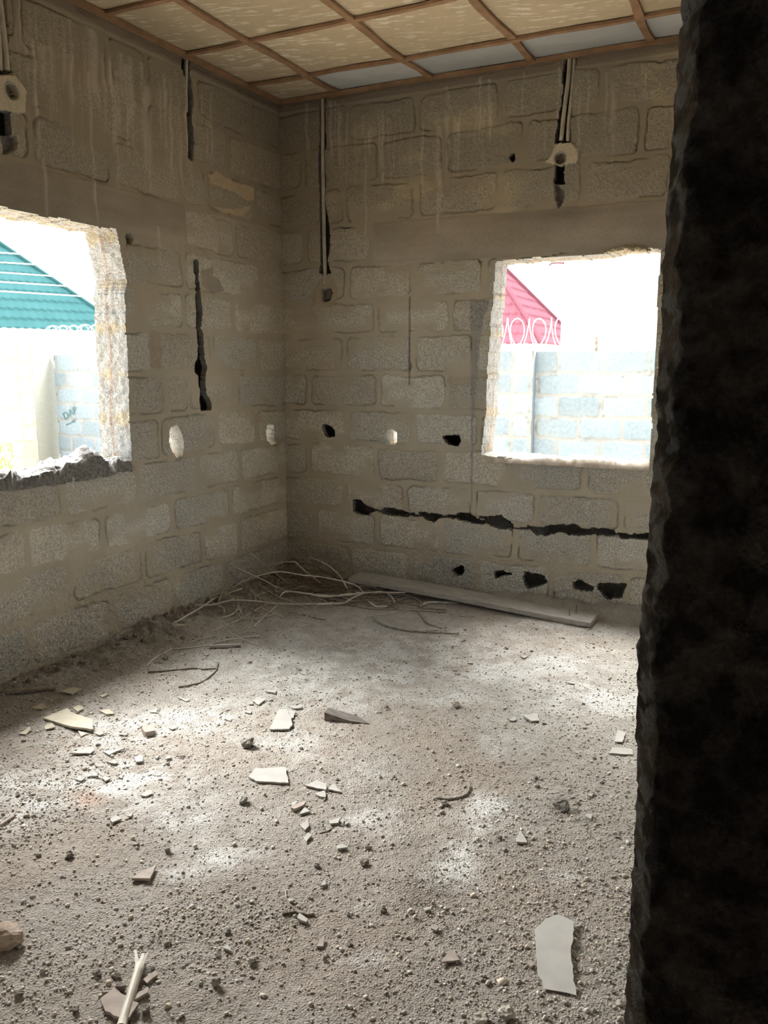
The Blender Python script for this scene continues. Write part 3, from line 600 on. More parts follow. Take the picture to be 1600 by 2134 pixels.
c = hit(681, 614, 1, 0); root = empty('junction_box', (c[0], .03, c[2])); tag(root, 'small dark square junction box at lower end of the long pipe', 'junction box')
s_ = .026
for nm, bs in (('casing', [((-s_, .0, -s_), (s_, .012, s_)), ((-s_, -.034, -s_-.003), (s_, .0, -s_)), ((s_, -.034, -s_), (s_+.003, .0, s_)), ((-s_-.003, -.034, -s_), (-s_, .0, s_)), ((-s_, -.034, s_), (s_, .0, s_+.003))]),):
    V, F = join([box(((a[0]+b[0])/2, (a[1]+b[1])/2, (a[2]+b[2])/2), tuple(np.subtract(b, a))) for a, b in bs]); mesh_obj(nm, V, F, M['box_in'], root)
V, F = tube([(-.012, -.026, .07), (-.010, -.03, .045), (-.012, -.028, .026)], .013, 10, rend=.005); mesh_obj('pipe_end', V, F, M['pvc'], root, smooth=True)

# red string at the lintel
P = [hit(x, y, 1, .2) for x, y in ((1144, 553), (1150, 549), (1158, 548), (1168, 548), (1174, 549), (1173, 546))]
V, F = tube(catmull(P, 4)-P[0], .004, 6); o = mesh_obj('red_string', V, F, M['red_string'], smooth=True); o.location = P[0]
tag(o, 'short red string hanging at the top edge of the back window', 'string')

# ------------------------------------------------------------------ rubble on the sill of the left window
def lump(c, r, seed, sub=3, flat=.8, jag=.5):
    """irregular stone: subdivided icosphere pushed by noise"""
    import bmesh
    bm = bmesh.new(); bmesh.ops.create_icosphere(bm, subdivisions=sub, radius=1)
    rr = np.random.RandomState(seed); cuts = rr.normal(size=(9, 3)); cuts /= np.linalg.norm(cuts, axis=1)[:, None]; cd_ = rr.uniform(.55, .92, 9)
    sc = np.array([rr.uniform(.85, 1.25), rr.uniform(.8, 1.1), flat]); V = []
    for v in bm.verts:
        p = np.array(v.co)
        for n_, d_ in zip(cuts, cd_):
            e = p @ n_
            if e > d_: p = p-n_*(e-d_)
        nn = fbm(np.array([p[0]*2.2+seed]), np.array([p[1]*2.2+p[2]*3.1]), seed, 3)[0]-.5
        V.append(p*(1+jag*nn)*sc*r+np.array(c))
    F = [tuple(v.index for v in f.verts) for f in bm.faces]; bm.free()
    return np.array(V), F
parts = []
gu = np.arange(1.59, 2.78, .008); gd = np.arange(-.010, TH+.012, .008); GU, GD = np.meshgrid(gu, gd)
prof = np.interp(GU, [1.59, 1.66, 1.74, 1.80, 1.86, 1.95, 2.05, 2.2, 2.4, 2.78], [.005, .015, .035, .065, .085, .05, .03, .01, .02, .03])
top = .985+prof*(.55+.6*np.exp(-((GD-.07)/.09)**2))+(fbm(GU*18, GD*18, 401, 4)-.45)*.075+(fbm(GU*55, GD*55, 402, 3)-.5)*.02
lowp = np.where(GD < -.003, .965-.045*fbm(GU*9, GD*0, 403, 4), top); lowp = np.where(GD > TH+.002, .9, lowp)
V = np.stack([-GD+(fbm(GU*22, lowp*22, 405, 3)-.35)*.05*(GD < .05), -GU, lowp], -1).reshape(-1, 3); q = np.arange(GU.size).reshape(GU.shape)
o = mesh_obj('mortar_rubble', V, np.stack([q[:-1, :-1], q[:-1, 1:], q[1:, 1:], q[1:, :-1]], -1).reshape(-1, 4), M['rubble'])
tag(o, 'lumpy grey bed of broken mortar along the left window sill', 'rubble', kind='stuff')
for i, (px, py, r) in enumerate(((196, 962, .035), (170, 958, .03), (210, 975, .022), (150, 985, .026), (120, 985, .03), (95, 1000, .022), (228, 985, .02), (60, 998, .028), (80, 990, .024), (30, 1005, .026))):
    p = hit(px, py, 0, -.06); V, F = lump((0, 0, 0), r, 60+i, 3, .8, .9); o = mesh_obj('mortar_lump', V, F, M['rubble']); o.location = (p[0], p[1], max(p[2], .95))
    tag(o, 'jagged grey mortar lump lying on the rubble of the left window sill' if i else 'tallest grey mortar lump on the left window sill, near the jamb', 'rubble', 'mortar lumps on the left window sill' if i else None)
# rough mortar curl above the back window and crumbs on its sill
parts = []
for i in range(16):
    t = i/15; p = hit(1262+90*t, 526-4*t-6*math.sin(t*3.1), 1, -.004); parts.append(lump(p, .012+.013*math.sin(math.pi*t), 90+i, 2, .8, .9))
V, F = join(parts); tag(mesh_obj('mortar_bead', V, F, M['mortar_patch']), 'knobbly dried mortar ridge stuck on the lintel above the back window', 'mortar')
gu = np.arange(1.5, 2.56, .008); gd = np.arange(-.012, TH+.012, .008); GU, GD = np.meshgrid(gu, gd)
top = .958+(fbm(GU*9, GD*9, 411, 3)-.5)*.045+(fbm(GU*40, GD*40, 412, 2)-.5)*.012; top = np.where(GD < -.004, .915, top); top = np.where(GD > TH+.002, .9, top)
V = np.stack([GU, GD, top], -1).reshape(-1, 3); q = np.arange(GU.size).reshape(GU.shape)
tag(mesh_obj('sill_mortar', V, np.stack([q[:-1, :-1], q[:-1, 1:], q[1:, 1:], q[1:, :-1]], -1).reshape(-1, 4), noise_mat('pale_sill_mortar', (.5, .42, .33), (.7, .64, .56), 20, .95, .7, .006)),
    'ragged pale mortar bed along the sill of the back window', 'rubble', kind='stuff')

# ------------------------------------------------------------------ broken board pieces
def shard(crop, pts, label, mat='shard', th=.006, group=None, tilt=0.0, name='board_shard'):
    px = cr[crop](pts); P = np.array([fpx(x, y) for x, y in px]); c = P.mean(0)
    hs = [fz(*(c[:2]*.5+p[:2]*.5)) for p in P]+[fz(*c[:2])]; z0 = max(max(hs)+.0015, np.mean(hs)+.003)
    rr = np.random.RandomState(int(px[0][0]*7+px[0][1])); top = []; n = len(P)
    for i in range(n):
        a = P[i]; b = P[(i+1) % n]; top.append(a[:2]); L = np.linalg.norm(b[:2]-a[:2]); k = int(L/.02)
        for j in range(1, min(k, 6)+1):
            t = j/(min(k, 6)+1); m = a[:2]*(1-t)+b[:2]*t; nn = np.array([-(b-a)[1], (b-a)[0]])/(L+1e-9); top.append(m+nn*rr.uniform(-.0022, .0022))
    top = np.array(top); tl = rr.uniform(-1, 1, 2)*.03+np.array([0, tilt]); m = len(top)
    zt = z0+th+(top-c[:2]) @ tl; ctr = np.array([c[0], c[1], z0])
    Vt = np.concatenate([top, zt[:, None]], 1); ins = top+(c[:2]-top)*.03
    Vb = np.concatenate([ins, (zt-th)[:, None]], 1)
    V = np.concatenate([Vt, Vb])-ctr; F = [tuple(range(m)), tuple(range(2*m-1, m-1, -1))]+[(i, m+i, m+(i+1) % m, (i+1) % m) for i in range(m)]
    area = sum(top[i][0]*top[(i+1) % m][1]-top[(i+1) % m][0]*top[i][1] for i in range(m))
    if area < 0: F = [f[::-1] for f in F]
    o = mesh_obj(name, V, F, M[mat]); o.location = ctr
    return tag(o, label, 'board shard', group)
shard('a', [(318, 360), (500, 285), (530, 325), (685, 380), (692, 458), (530, 435), (400, 385)], 'largest cream broken board piece on the floor below the left window', 'shard_cream', .010)
shard('a', [(440, 160), (545, 122), (612, 130), (535, 175)], 'cream shard beside the dark debris at the left wall, right of the flat lath', 'shard_cream')
shard('f', [(792, 565), (870, 490), (955, 462), (1020, 485), (1075, 515), (1070, 620), (1050, 720), (1065, 850), (1090, 1015), (860, 965), (850, 915), (820, 885), (805, 700)], 'long pale board slab in the near right foreground beside the dark jamb', 'shard', .007)
shard('b', [(422, 430), (490, 292), (550, 295), (578, 345), (590, 400), (565, 432)], 'slanted pale board piece just left of the wooden wedge', 'shard', .008)
shard('b', [(562, 298), (610, 294), (598, 345), (580, 345)], 'narrow pale strip touching the slanted board piece left of the wedge', 'shard')
shard('b', [(270, 775), (320, 720), (540, 708), (562, 822), (325, 810)], 'broad pale board piece with a pointed left end in mid floor', 'shard', .008)
shard('b', [(675, 840), (765, 798), (838, 830), (830, 870)], 'pale four-sided shard, largest of the trio in mid floor')
shard('b', [(845, 865), (885, 822), (945, 882)], 'pale triangular shard at the right of the trio in mid floor')
shard('b', [(750, 898), (825, 875), (830, 922), (795, 922)], 'small pale shard at the bottom of the trio in mid floor')
shard('b', [(635, 1050), (680, 992), (718, 1025)], 'pale triangular shard leaning by the brown chip in mid floor')
shard('b', [(578, 1010), (590, 995), (690, 965), (672, 990), (600, 1020)], 'dark brown chip between two pale shards in mid floor', 'shard_pink', .012)
shard('b', [(578, 975), (610, 945), (625, 960), (590, 985)], 'tiny pale chip just above the dark brown chip in mid floor')
shard('b', [(644, 1130), (695, 1090), (710, 1130), (680, 1162)], 'pale kite-shaped shard right below the brown chip in mid floor')
shard('b', [(672, 1220), (700, 1185), (728, 1200), (690, 1245)], 'small pale shard below the kite-shaped one in mid floor')
shard('b', [(850, 1095), (940, 1075), (920, 1110), (860, 1115)], 'pale oblong shard lying beside a thin stick in mid floor')
shard('b', [(938, 1092), (955, 1075), (958, 1115)], 'tiny triangular chip touching the oblong shard in mid floor')
shard('b', [(908, 1280), (950, 1265), (990, 1290), (915, 1300)], 'pale shard below the oblong one, near two small stones')
shard('b', [(300, 225), (340, 195), (400, 212), (345, 250)], 'pale diamond-shaped shard behind the slanted board piece')
shard('b', [(575, 272), (650, 248), (655, 275), (600, 278)], 'pale flat shard behind and right of the slanted board piece')
shard('b', [(390, 155), (440, 138), (468, 140), (465, 170)], 'pale square shard far back, behind the diamond-shaped one')
shard('c', [(735, 465), (825, 445), (845, 498), (790, 500)], 'pale notched shard on the right half of the floor, largest of its cluster')
shard('c', [(640, 485), (680, 470), (695, 485), (670, 498)], 'small pale shard left of the notched shard on the right half')
shard('c', [(1345, 640), (1365, 555), (1420, 580), (1395, 640)], 'upright-looking pale shard beside the dark jamb, above the flat strip')
shard('c', [(1305, 712), (1330, 682), (1465, 690), (1468, 722)], 'flat pale strip of board touching the dark jamb edge')
shard('c', [(690, 1310), (688, 1280), (718, 1237), (762, 1315)], 'pale pointed shard left and below the rough grey stone on the right')
shard('c', [(1143, 1125), (1195, 1122), (1188, 1160)], 'small white triangular chip right of the rough grey stone')
shard('c', [(1160, 995), (1205, 985), (1190, 1003)], 'tiny pale chip above the white triangular chip on the right')
shard('a', [(1050, 455), (1080, 440), (1140, 435), (1145, 475), (1080, 488)], 'thick grey-brown slab chip left of centre under the twig pile', 'shard_pink', .022)
shard('a', [(975, 1555), (1050, 1500), (1162, 1465), (1110, 1558)], 'pinkish pointed shard alone on the left foreground floor', 'shard_pink', .009)
shard('a', [(512, 625), (690, 565), (700, 595), (670, 622)], 'long thin shard below the largest cream board piece')
shard('a', [(765, 605), (930, 578), (810, 630)], 'pointed shard right of the long thin one on the left')
shard('a', [(990, 650), (1050, 628), (1060, 680), (1010, 685)], 'squarish pale shard right of the pointed one on the left')
shard('a', [(815, 1110), (860, 1078), (905, 1105), (830, 1138)], 'rounded pale chip on the left floor below the reddish patch')
shard('a', [(0, 1140), (128, 1050), (100, 1090), (10, 1148)], 'long sliver of board at the left photo edge', 'shard_pink')
shard('a', [(1040, 925), (1120, 890), (1135, 915), (1080, 935)], 'pale arrow-shaped chip right of the reddish patch on the left')
shard('d', [(745, 1110), (850, 1030), (960, 1110), (1030, 1140), (960, 1255), (880, 1245), (780, 1190)], 'grey rounded board piece under the white pipe in the near left corner', 'shard_pink', .009)
shard('d', [(1060, 950), (1150, 885), (1170, 915), (1090, 975)], 'pinkish shard right of the white pipe tip', 'shard_pink')
shard('d', [(990, 1110), (1030, 1050), (1100, 1015), (1095, 1060)], 'tan shard propped right beside the white pipe', 'shard_pink', .008)
shard('e', [(645, 470), (660, 435), (720, 480), (710, 505)], 'white chip on the dark twig in the near middle floor')
shard('e', [(575, 330), (630, 345), (590, 355)], 'tiny pale sliver above the dark twig in the near middle floor')
shard('e', [(808, 238), (838, 198), (848, 235)], 'small upright pale triangle in the near middle floor')
shard('e', [(780, 670), (800, 620), (840, 612), (830, 668)], 'greenish-grey chip below the white chip, near middle floor', 'shard_pink')
shard('e', [(125, 685), (150, 655), (180, 710)], 'white pointed chip beside a small stone, near left of middle')
shard('f', [(130, 790), (185, 710), (230, 705), (265, 765)], 'buff shard half buried in grit left of the long pale slab', 'shard_pink')
shard('f', [(735, 790), (765, 770), (795, 800), (770, 820)], 'rounded chip touching the left side of the long pale slab', 'shard_pink')
shard('f', [(60, 545), (90, 520), (120, 540), (95, 562)], 'small oval pale chip in the right foreground grit', 'shard_pink')
shard('f', [(5, 405), (40, 392), (65, 405), (20, 418)], 'thin white chip casting a dark shadow, right foreground')
for crop, L_ in (('a', [[(235, 280), (310, 245), (352, 270), (310, 290)], [(540, 275), (590, 255), (622, 292), (575, 308)], [(735, 300), (810, 290), (850, 320), (790, 328)], [(330, 410), (385, 390), (410, 425), (340, 440)],
                         [(140, 470), (230, 410), (225, 440), (190, 475)], [(580, 455), (650, 465), (600, 490)], [(735, 185), (805, 175), (760, 195)], [(690, 470), (800, 462), (740, 482)]]),):
    for s in L_: shard(crop, s, 'small cream chip lying around the largest cream board piece', 'shard_cream', .005, 'chips around the largest cream board piece')
for crop, L_ in (('a', [[(780, 675), (880, 680), (855, 697)], [(548, 805), (640, 795), (600, 820)], [(645, 790), (730, 785), (700, 770), (665, 765)], [(755, 800), (780, 785), (822, 805), (780, 825)],
                         [(945, 1085), (985, 1055), (975, 1085)], [(1225, 665), (1275, 650), (1245, 635)], [(1305, 638), (1372, 620), (1360, 632)], [(870, 790), (910, 780), (900, 800)], [(480, 668), (520, 650), (500, 672)], [(1145, 645), (1185, 632), (1165, 655)]]),):
    for s in L_: shard(crop, s, 'small pale chip on the whitish floor patch left of centre, above the reddish patch', 'shard', .005, 'chips on the whitish floor patch at the left')
for crop, L_ in (('a', [[(1110, 310), (1160, 280), (1165, 312)], [(1310, 195), (1410, 215), (1380, 225)], [(1250, 430), (1320, 420), (1280, 440)], [(880, 470), (950, 462), (940, 482)]]),
                 ('b', [[(270, 245), (300, 228), (300, 245)], [(240, 300), (290, 292), (285, 312)], [(100, 350), (145, 340), (140, 365)]]), ('t6', [[(1130, 990), (1170, 970), (1180, 1000)], [(430, 855), (480, 850), (450, 865)]])):
    for s in L_: shard(crop, s, 'tiny pale chip on the floor between the twig pile and the stone block', 'shard', .004, 'chips in front of the twig pile')
for crop, L_ in (('c', [[(598, 410), (645, 395), (620, 412)], [(365, 110), (385, 85), (405, 108)], [(715, 60), (770, 62), (740, 78)], [(1015, 240), (1080, 235), (1080, 248)], [(280, 185), (310, 170), (320, 180)], [(235, 695), (270, 692), (250, 702)]]),
                 ('t7', [[(1040, 648), (1080, 640), (1140, 652), (1060, 658)], [(1340, 525), (1400, 520), (1380, 532)]])):
    for s in L_: shard(crop, s, 'tiny pale chip on the bright far floor in front of the plank', 'shard', .004, 'chips on the far floor by the plank')

# ------------------------------------------------------------------ stones
def stone(px, py, rpx, label, mat='stone', group=None, flat=.75, name='stone'):
    p = fpx(px, py); dep = (p-CAM) @ fw; r = rpx*dep/FPX; seed = int(px*3+py)
    V, F = lump((0, 0, 0), r, seed, 3 if rpx > 7 else 2, flat, .7); V[:, 2] = V[:, 2]
    p = fpx(px, py+rpx*.6); o = mesh_obj(name, V, F, M[mat]); o.location = (p[0], p[1], p[2]-V[:, 2].min()-.002)
    return tag(o, label, 'stone', group)
stone(516, 1547, 16, 'chunky grey block fragment on mid floor, left of and below the slanted board piece', 'stone')
stone(1170, 1676, 20, 'rough blue-grey stone on the right half of the floor', 'stone')
stone(951, 1467, 10, 'small angular block chip on the far middle floor', 'stone_light')
stone(10, 1950, 38, 'pinkish block fragment cut off by the left photo edge', 'brick', None, .55)
stone(508, 1667, 10, 'flat brown pebble left of the dark brown chip', 'stone')
stone(1056, 2110, 17, 'pale lump of mortar at the bottom edge right of centre', 'stone_light')
stone(1003, 2124, 18, 'buff lump at the bottom photo edge, left of the pale one', 'stone_light')
stone(525, 1999, 10, 'pale-topped stone in the near left floor beside a white chip', 'stone_light')
stone(451, 2047, 12, 'brown clod in the near left floor, below the pale-topped stone', 'stone')
stone(927, 1672, 8, 'round pebble lying against the curved stick', 'stone')
stone(1290, 2088, 9, 'pale rounded pebble next to the jamb in the foreground', 'stone_light')
stone(759, 1797, 10, 'dark stone with a pale side in the middle floor', 'stone_dark')
stone(800, 1896, 8, 'dark pebble on a pale dusty patch in the foreground', 'stone_dark')
stone(145, 1781, 10, 'dark round pebble in the left foreground', 'stone_dark')
stone(37, 1655, 6, 'small dark pebble on the whitish dust at far left', 'stone_dark')
for x, y, r in ((254, 2058, 12), (304, 2103, 12), (219, 2072, 9), (202, 2027, 9), (244, 2033, 8), (318, 2018, 7), (39, 2071, 9), (157, 2103, 8)):
    stone(x, y, r, 'dark stone scattered around the white pipe in the near left corner', 'stone_dark', 'stones around the white pipe')
for x, y, r in ((765, 1764, 7), (660, 1802, 7), (725, 1904, 6), (474, 1939, 7), (453, 1986, 7), (627, 1559, 5), (805, 1472, 5), (1116, 1619, 5), (1277, 2065, 6), (680, 1990, 6), (676, 1995, 7), (350, 1770, 7), (1040, 1743, 6), (820, 1617, 5), (1055, 1350, 5), (730, 1965, 6), (80, 1780, 6), (30, 1760, 6), (70, 1700, 5)):
    stone(x, y, r, 'small grey pebble on the open floor', 'stone', 'pebbles on the open floor')
for i, (x, y, r) in enumerate(((155, 1368, 9), (172, 1380, 10), (140, 1385, 9), (283, 1322, 12), (262, 1330, 10), (245, 1342, 9), (300, 1335, 9), (120, 1395, 8), (330, 1345, 8), (345, 1372, 8), (205, 1365, 8), (100, 1410, 9), (60, 1420, 9), (30, 1415, 8), (225, 1385, 7), (380, 1330, 8))):
    stone(x, y, r*.62, 'dark clod of soil in the debris along the left wall', 'stone_dark', 'clods along the left wall', .8, 'soil_clod')
for i in range(26):
    x = 1070+rng.random()*260; y = 1240+(x-1070)*.12+rng.random()*22
    stone(x, y, rng.uniform(3, 6), 'small lump in the gritty debris between plank and back wall', 'stone_light', 'lumps behind the plank', .8, 'soil_clod')

# ------------------------------------------------------------------ twigs and sticks
def twig(crop, pts, r, label, plane='f', lift=0.0, mat='twig', group=None, name='twig', cat='twig', rend=None):
    px = cr[crop](pts) if crop else pts; P = []; n = len(px)
    for i, (x, y) in enumerate(px):
        if plane == 'f':
            p = fpx(x, y)
            if lift: q_ = hit(x, y, 2, p[2]+lift); p = q_ if q_[1] < -.01 and q_[0] > .01 else p
            p = p+np.array([0, 0, r*.8])
        else:
            a, b = plane; yy = a+(b-a)*i/(n-1); p = hit(x, y, 1, yy); p[2] = max(p[2], fz(max(p[0], 0), p[1])+r); p[0] = max(p[0], .012)
        P.append(p)
    P = catmull(np.array(P), 5); rr = np.random.RandomState(len(pts)*31+int(px[0][0])); P[1:-1] += rr.normal(0, .0007, (len(P)-2, 3))
    loc = P[0].copy(); V, F = tube(P-loc, r, 7, rend=rend); o = mesh_obj(name, V, F, M[mat], smooth=True); o.location = loc
    return tag(o, label, cat, group)
twig('t6', [(755, 103), (880, 200), (960, 265), (1070, 385)], .0035, 'straight pale twig sticking up highest out of the pile against the left wall', (-.62, -.32))
twig('t6', [(625, 198), (740, 250), (870, 310), (980, 370), (1060, 395), (1200, 402)], .004, 'long pale twig slanting from upper left down over the pile', (-.75, -.36))
twig('t6', [(605, 250), (670, 300), (740, 360)], .004, 'short dark twig leaning on the left wall beside the pile', (-.72, -.6), mat='twig_mid')
twig('t6', [(880, 200), (960, 190), (1090, 178), (1150, 230), (1230, 290), (1300, 350), (1340, 410)], .0035, 'thin arched twig rising over the back of the pile in the corner', (-.42, -.26))
twig('t6', [(1195, 145), (1270, 170), (1350, 215), (1420, 280), (1455, 340), (1500, 420)], .0045, 'thick pale twig with a blunt tip rising at the right of the corner', (-.16, -.30))
twig('t6', [(530, 420), (640, 360), (760, 300), (900, 260), (1000, 250), (1130, 270), (1300, 290), (1450, 320), (1540, 350), (1590, 395)], .004, 'longest pale twig bowing over the whole pile from left to right', (-.85, -.36))
twig('t6', [(200, 635), (300, 580), (430, 500), (520, 445), (620, 405), (710, 375)], .0055, 'thick pale stick pointing from the pile down to the left wall foot', lift=.02)
twig('t6', [(370, 495), (480, 495), (640, 460), (800, 465), (950, 485), (1200, 488), (1450, 480), (1600, 440)], .005, 'long pale stick lying along the front of the pile', lift=.015)
twig('t6', [(985, 435), (1010, 405), (1060, 395), (1170, 410), (1330, 435), (1600, 405)], .0055, 'bright hooked twig on top of the pile, hook at its left end', lift=.05)
twig('t6', [(470, 688), (520, 670), (690, 600), (790, 540), (900, 480)], .0035, 'pale twig fanning out of the pile to the front left')
twig('t6', [(790, 655), (860, 590), (960, 500)], .0055, 'short thick bright stick pointing to the viewer from the pile')
twig('t6', [(550, 590), (640, 560), (740, 480)], .0045, 'short forked-looking pale twig left of the thick bright stick')
twig('t6', [(680, 590), (700, 540), (720, 480)], .004, 'short steep pale twig in front of the pile')
twig('t6', [(20, 940), (80, 880), (200, 815)], .0045, 'pale bent twig at the lower left end of the debris')
twig('t6', [(320, 765), (450, 730), (590, 710)], .004, 'pale straight twig on the floor in front of the pile, upper one')
twig('t6', [(200, 815), (400, 795), (620, 745), (840, 718)], .004, 'long thin twig on the floor in front of the pile, lower one')
twig('t6', [(30, 980), (120, 975), (200, 968), (350, 955), (450, 962), (520, 955)], .0045, 'dark crooked twig on the bright floor left of centre', mat='twig_dark')
twig('t6', [(250, 1090), (400, 1060), (480, 1010), (520, 970), (540, 915)], .004, 'dark curved twig under the crooked one on the left', mat='twig_dark')
twig('t6', [(0, 615), (120, 600), (260, 585)], .0035, 'thin twig along the foot of the left wall', mat='twig_mid')
twig('t6', [(600, 680), (700, 735), (840, 790)], .004, 'pale flat twig crossing two others in front of the pile')
twig('t6', [(720, 700), (770, 650), (800, 560)], .003, 'thin twig beside the thick bright stick')
twig('t6', [(550, 605), (560, 640), (520, 680)], .003, 'very short twig in front of the pile at left')
twig('t7', [(0, 330), (200, 350), (400, 325), (520, 325), (640, 315), (730, 350), (770, 410)], .0055, 'pale wavy stick curling down at the right part of the pile', lift=.03)
twig('t7', [(340, 400), (460, 340), (560, 320), (860, 320)], .0045, 'straight pale stick ending against the dark gap under the plank', lift=.05)
twig('t7', [(690, 445), (790, 400), (870, 365), (960, 375), (1020, 440)], .0055, 'hump-backed grey stick in front of the plank', lift=.01, mat='twig_mid')
twig('t7', [(300, 410), (420, 440), (620, 460), (900, 455), (1220, 470)], .0055, 'long grey stick on the floor pointing right from the pile', mat='twig_mid')
twig('t7', [(1000, 440), (1060, 415), (1200, 412), (1320, 410)], .009, 'thick pale rod lying at the right end of the pile before the plank')
twig('t7', [(595, 535), (610, 565), (640, 590), (720, 625), (860, 655), (1000, 670), (1330, 688)], .0085, 'big bow-shaped stick alone on the bright far floor', mat='twig_mid', rend=.005)
twig('t7', [(970, 480), (1030, 560), (1050, 590), (1110, 615), (1180, 635)], .0075, 'short bent thick stick between pile and bow-shaped stick', mat='twig_mid', rend=.003)
twig('t7', [(0, 425), (160, 415), (330, 400)], .005, 'pale stick along the front edge of the pile, middle part')
twig('t7', [(520, 530), (640, 510), (750, 495), (830, 465), (940, 500)], .003, 'thin zigzag twig in front of the right part of the pile')
twig('t7', [(340, 420), (500, 455), (700, 470), (1220, 490)], .005, 'frontmost long grey stick pointing right under the plank', mat='twig_mid')
twig('t7', [(350, 400), (450, 335), (600, 440), (700, 440)], .005, 'pale bent stick in the middle of the pile\'s right half', lift=.02)
twig('c', [(155, 1003), (240, 1015), (320, 1000), (365, 975), (378, 925)], .0045, 'curved stick with an upturned end on the middle right floor', mat='twig_mid')
twig('e', [(540, 435), (590, 425), (640, 420), (700, 440), (765, 435)], .0045, 'dark twig with a white chip on it in the near middle floor', mat='twig_dark')
twig('e', [(560, 260), (575, 330), (620, 390), (700, 435)], .0025, 'thin curved fibre above the dark twig in the near middle floor', mat='twig_mid')
twig('b', [(785, 1172), (840, 1160), (880, 1130)], .0025, 'thin straw beside the oblong shard in mid floor', mat='twig_mid')
twig('d', [(1380, 1035), (1450, 975)], .004, 'short straw on the near left floor', mat='twig_mid') if False else None
twig('t6', [(1150, 560), (1230, 585), (1310, 600)], .003, 'short dark twig on the bright floor right in front of the pile', mat='twig_dark')
rg = random.Random(3)
GL = 'one of the many brown dry twigs tangled deep inside the pile in the corner'
for i in range(70):
    t = rg.random(); cx0 = .12+.95*rg.random(); cy0 = -.12-.5*rg.random()*(1-.3*cx0); a = rg.gauss(0, .45); L_ = rg.uniform(.18, .6); lift = .01+.09*rg.random()*max(0, 1-cx0/1.4)
    P = []
    bow = rg.uniform(-.06, .06)
    for k in range(5):
        s_ = (k/4-.5)*L_; x = cx0+s_*math.cos(a)+bow*(1-(k/2-1)**2)*math.sin(a); y = cy0+s_*math.sin(a)+bow*(1-(k/2-1)**2)*math.cos(a)
        x = max(x, .02); y = min(y, -.03); P.append((x, y, fz(x, y)+lift*(1-.6*abs(k/2-1))+.006))
    P = catmull(np.array(P), 4); loc = P[0].copy(); mt = rg.choice(['twig_dark', 'twig_dark', 'twig_mid'])
    V, F = tube(P-loc, rg.uniform(.002, .0045), 6); o = mesh_obj('twig', V, F, M[mt], smooth=True); o.location = loc
    tag(o, GL, 'twig', 'brown twigs inside the corner pile')
for i in range(34):
    cx0 = rg.uniform(.08, .75); cy0 = rg.uniform(-1.15, -.35)*(1-.25*cx0); a = rg.gauss(-.75, .4); L_ = rg.uniform(.14, .45); bow = rg.uniform(-.04, .04); P = []
    for k in range(5):
        s_ = (k/4-.5)*L_; x = max(cx0+s_*math.cos(a)+bow*(1-(k/2-1)**2), .03); y = min(cy0+s_*math.sin(a)+bow*(1-(k/2-1)**2), -.03); P.append((x, y, fz(x, y)+.008+.012*rg.random()))
    P = catmull(np.array(P), 4); loc = P[0].copy(); V, F = tube(P-loc, rg.uniform(.0018, .0035), 6); o = mesh_obj('twig', V, F, M[rg.choice(['twig', 'twig_mid', 'twig'])], smooth=True); o.location = loc
    tag(o, 'thin loose twig fanned out on the dirt between the pile and the left wall', 'twig', 'loose twigs left of the pile')
# flat laths, pipe offcuts
def lath(a, b, wd, th, label, mat, name='wood_lath', cat='wood'):
    A = fpx(*a); B = fpx(*b); A = A+np.array([0, 0, .012]); B = B+np.array([0, 0, .012]); d = B-A; L_ = np.linalg.norm(d); d /= L_; s = np.cross(d, [0, 0, 1]); s /= np.linalg.norm(s); u = np.cross(s, d)
    V, F = box((L_/2, 0, 0), (L_, wd, th), None); V = V @ np.array([d, s, u]); o = mesh_obj(name, V, F, M[mat]); o.location = A; return tag(o, label, cat)
lath((435, 1351), (502, 1348), .02, .01, 'small pale strip of wood on the bright floor in front of the pile', 'shard')
lath((-60, 1444), (118, 1437), .03, .008, 'flat grey lath along the debris at the left photo edge', 'twig_mid')
def offcut(a, b, r, label, tip=False):
    A = fpx(*a)+np.array([0, 0, r]); B = fpx(*b)+np.array([0, 0, r*1.3]); root = empty('pipe_offcut', A); tag(root, label, 'pipe')
    P = np.array([A+(B-A)*t for t in np.linspace(0, 1, 8)])-A; V1, F1 = tube(P, r, 14, cap=False); V2, F2 = tube(P, r*.84, 14, cap=False)
    F2 = [f[::-1] for f in F2]; V, F = join([(V1, F1), (V2, F2)]); n = len(V1)
    for e in (0, 7): F += [(e*14+k, e*14+(k+1) % 14, n+e*14+(k+1) % 14, n+e*14+k) for k in range(14)]
    mesh_obj('tube_body', V, F, M['pvc'], root, smooth=True)
    if tip:
        for dx, dz, ln in ((-.010, .004, .05), (.006, .006, .035), (.0, .0, .042)):
            d = (B-A)/np.linalg.norm(B-A); s = np.cross(d, [0, 0, 1]); s /= np.linalg.norm(s)
            q_ = B-A+s*dx*.6; w_ = s*.006
            Vt = [q_-w_, q_+w_, q_+d*ln+s*dx*1.6+w_*.5+np.array([0, 0, dz]), q_+d*ln+s*dx*1.6-w_*.5+np.array([0, 0, dz])]; Vt += [v+np.array([0, 0, .002]) for v in Vt]
            mesh_obj('torn_tip', Vt, [(0, 1, 2, 3), (7, 6, 5, 4), (0, 4, 5, 1), (1, 5, 6, 2), (2, 6, 7, 3), (3, 7, 4, 0)], M['pvc'], root)
    return root
offcut((253, 2150), (292, 2022), .0115, 'pale plastic pipe with a torn tip at the near left bottom edge', True)
offcut((357, 1308), (396, 1311), .0125, 'short pale pipe offcut at the foot of the left wall near the pile')
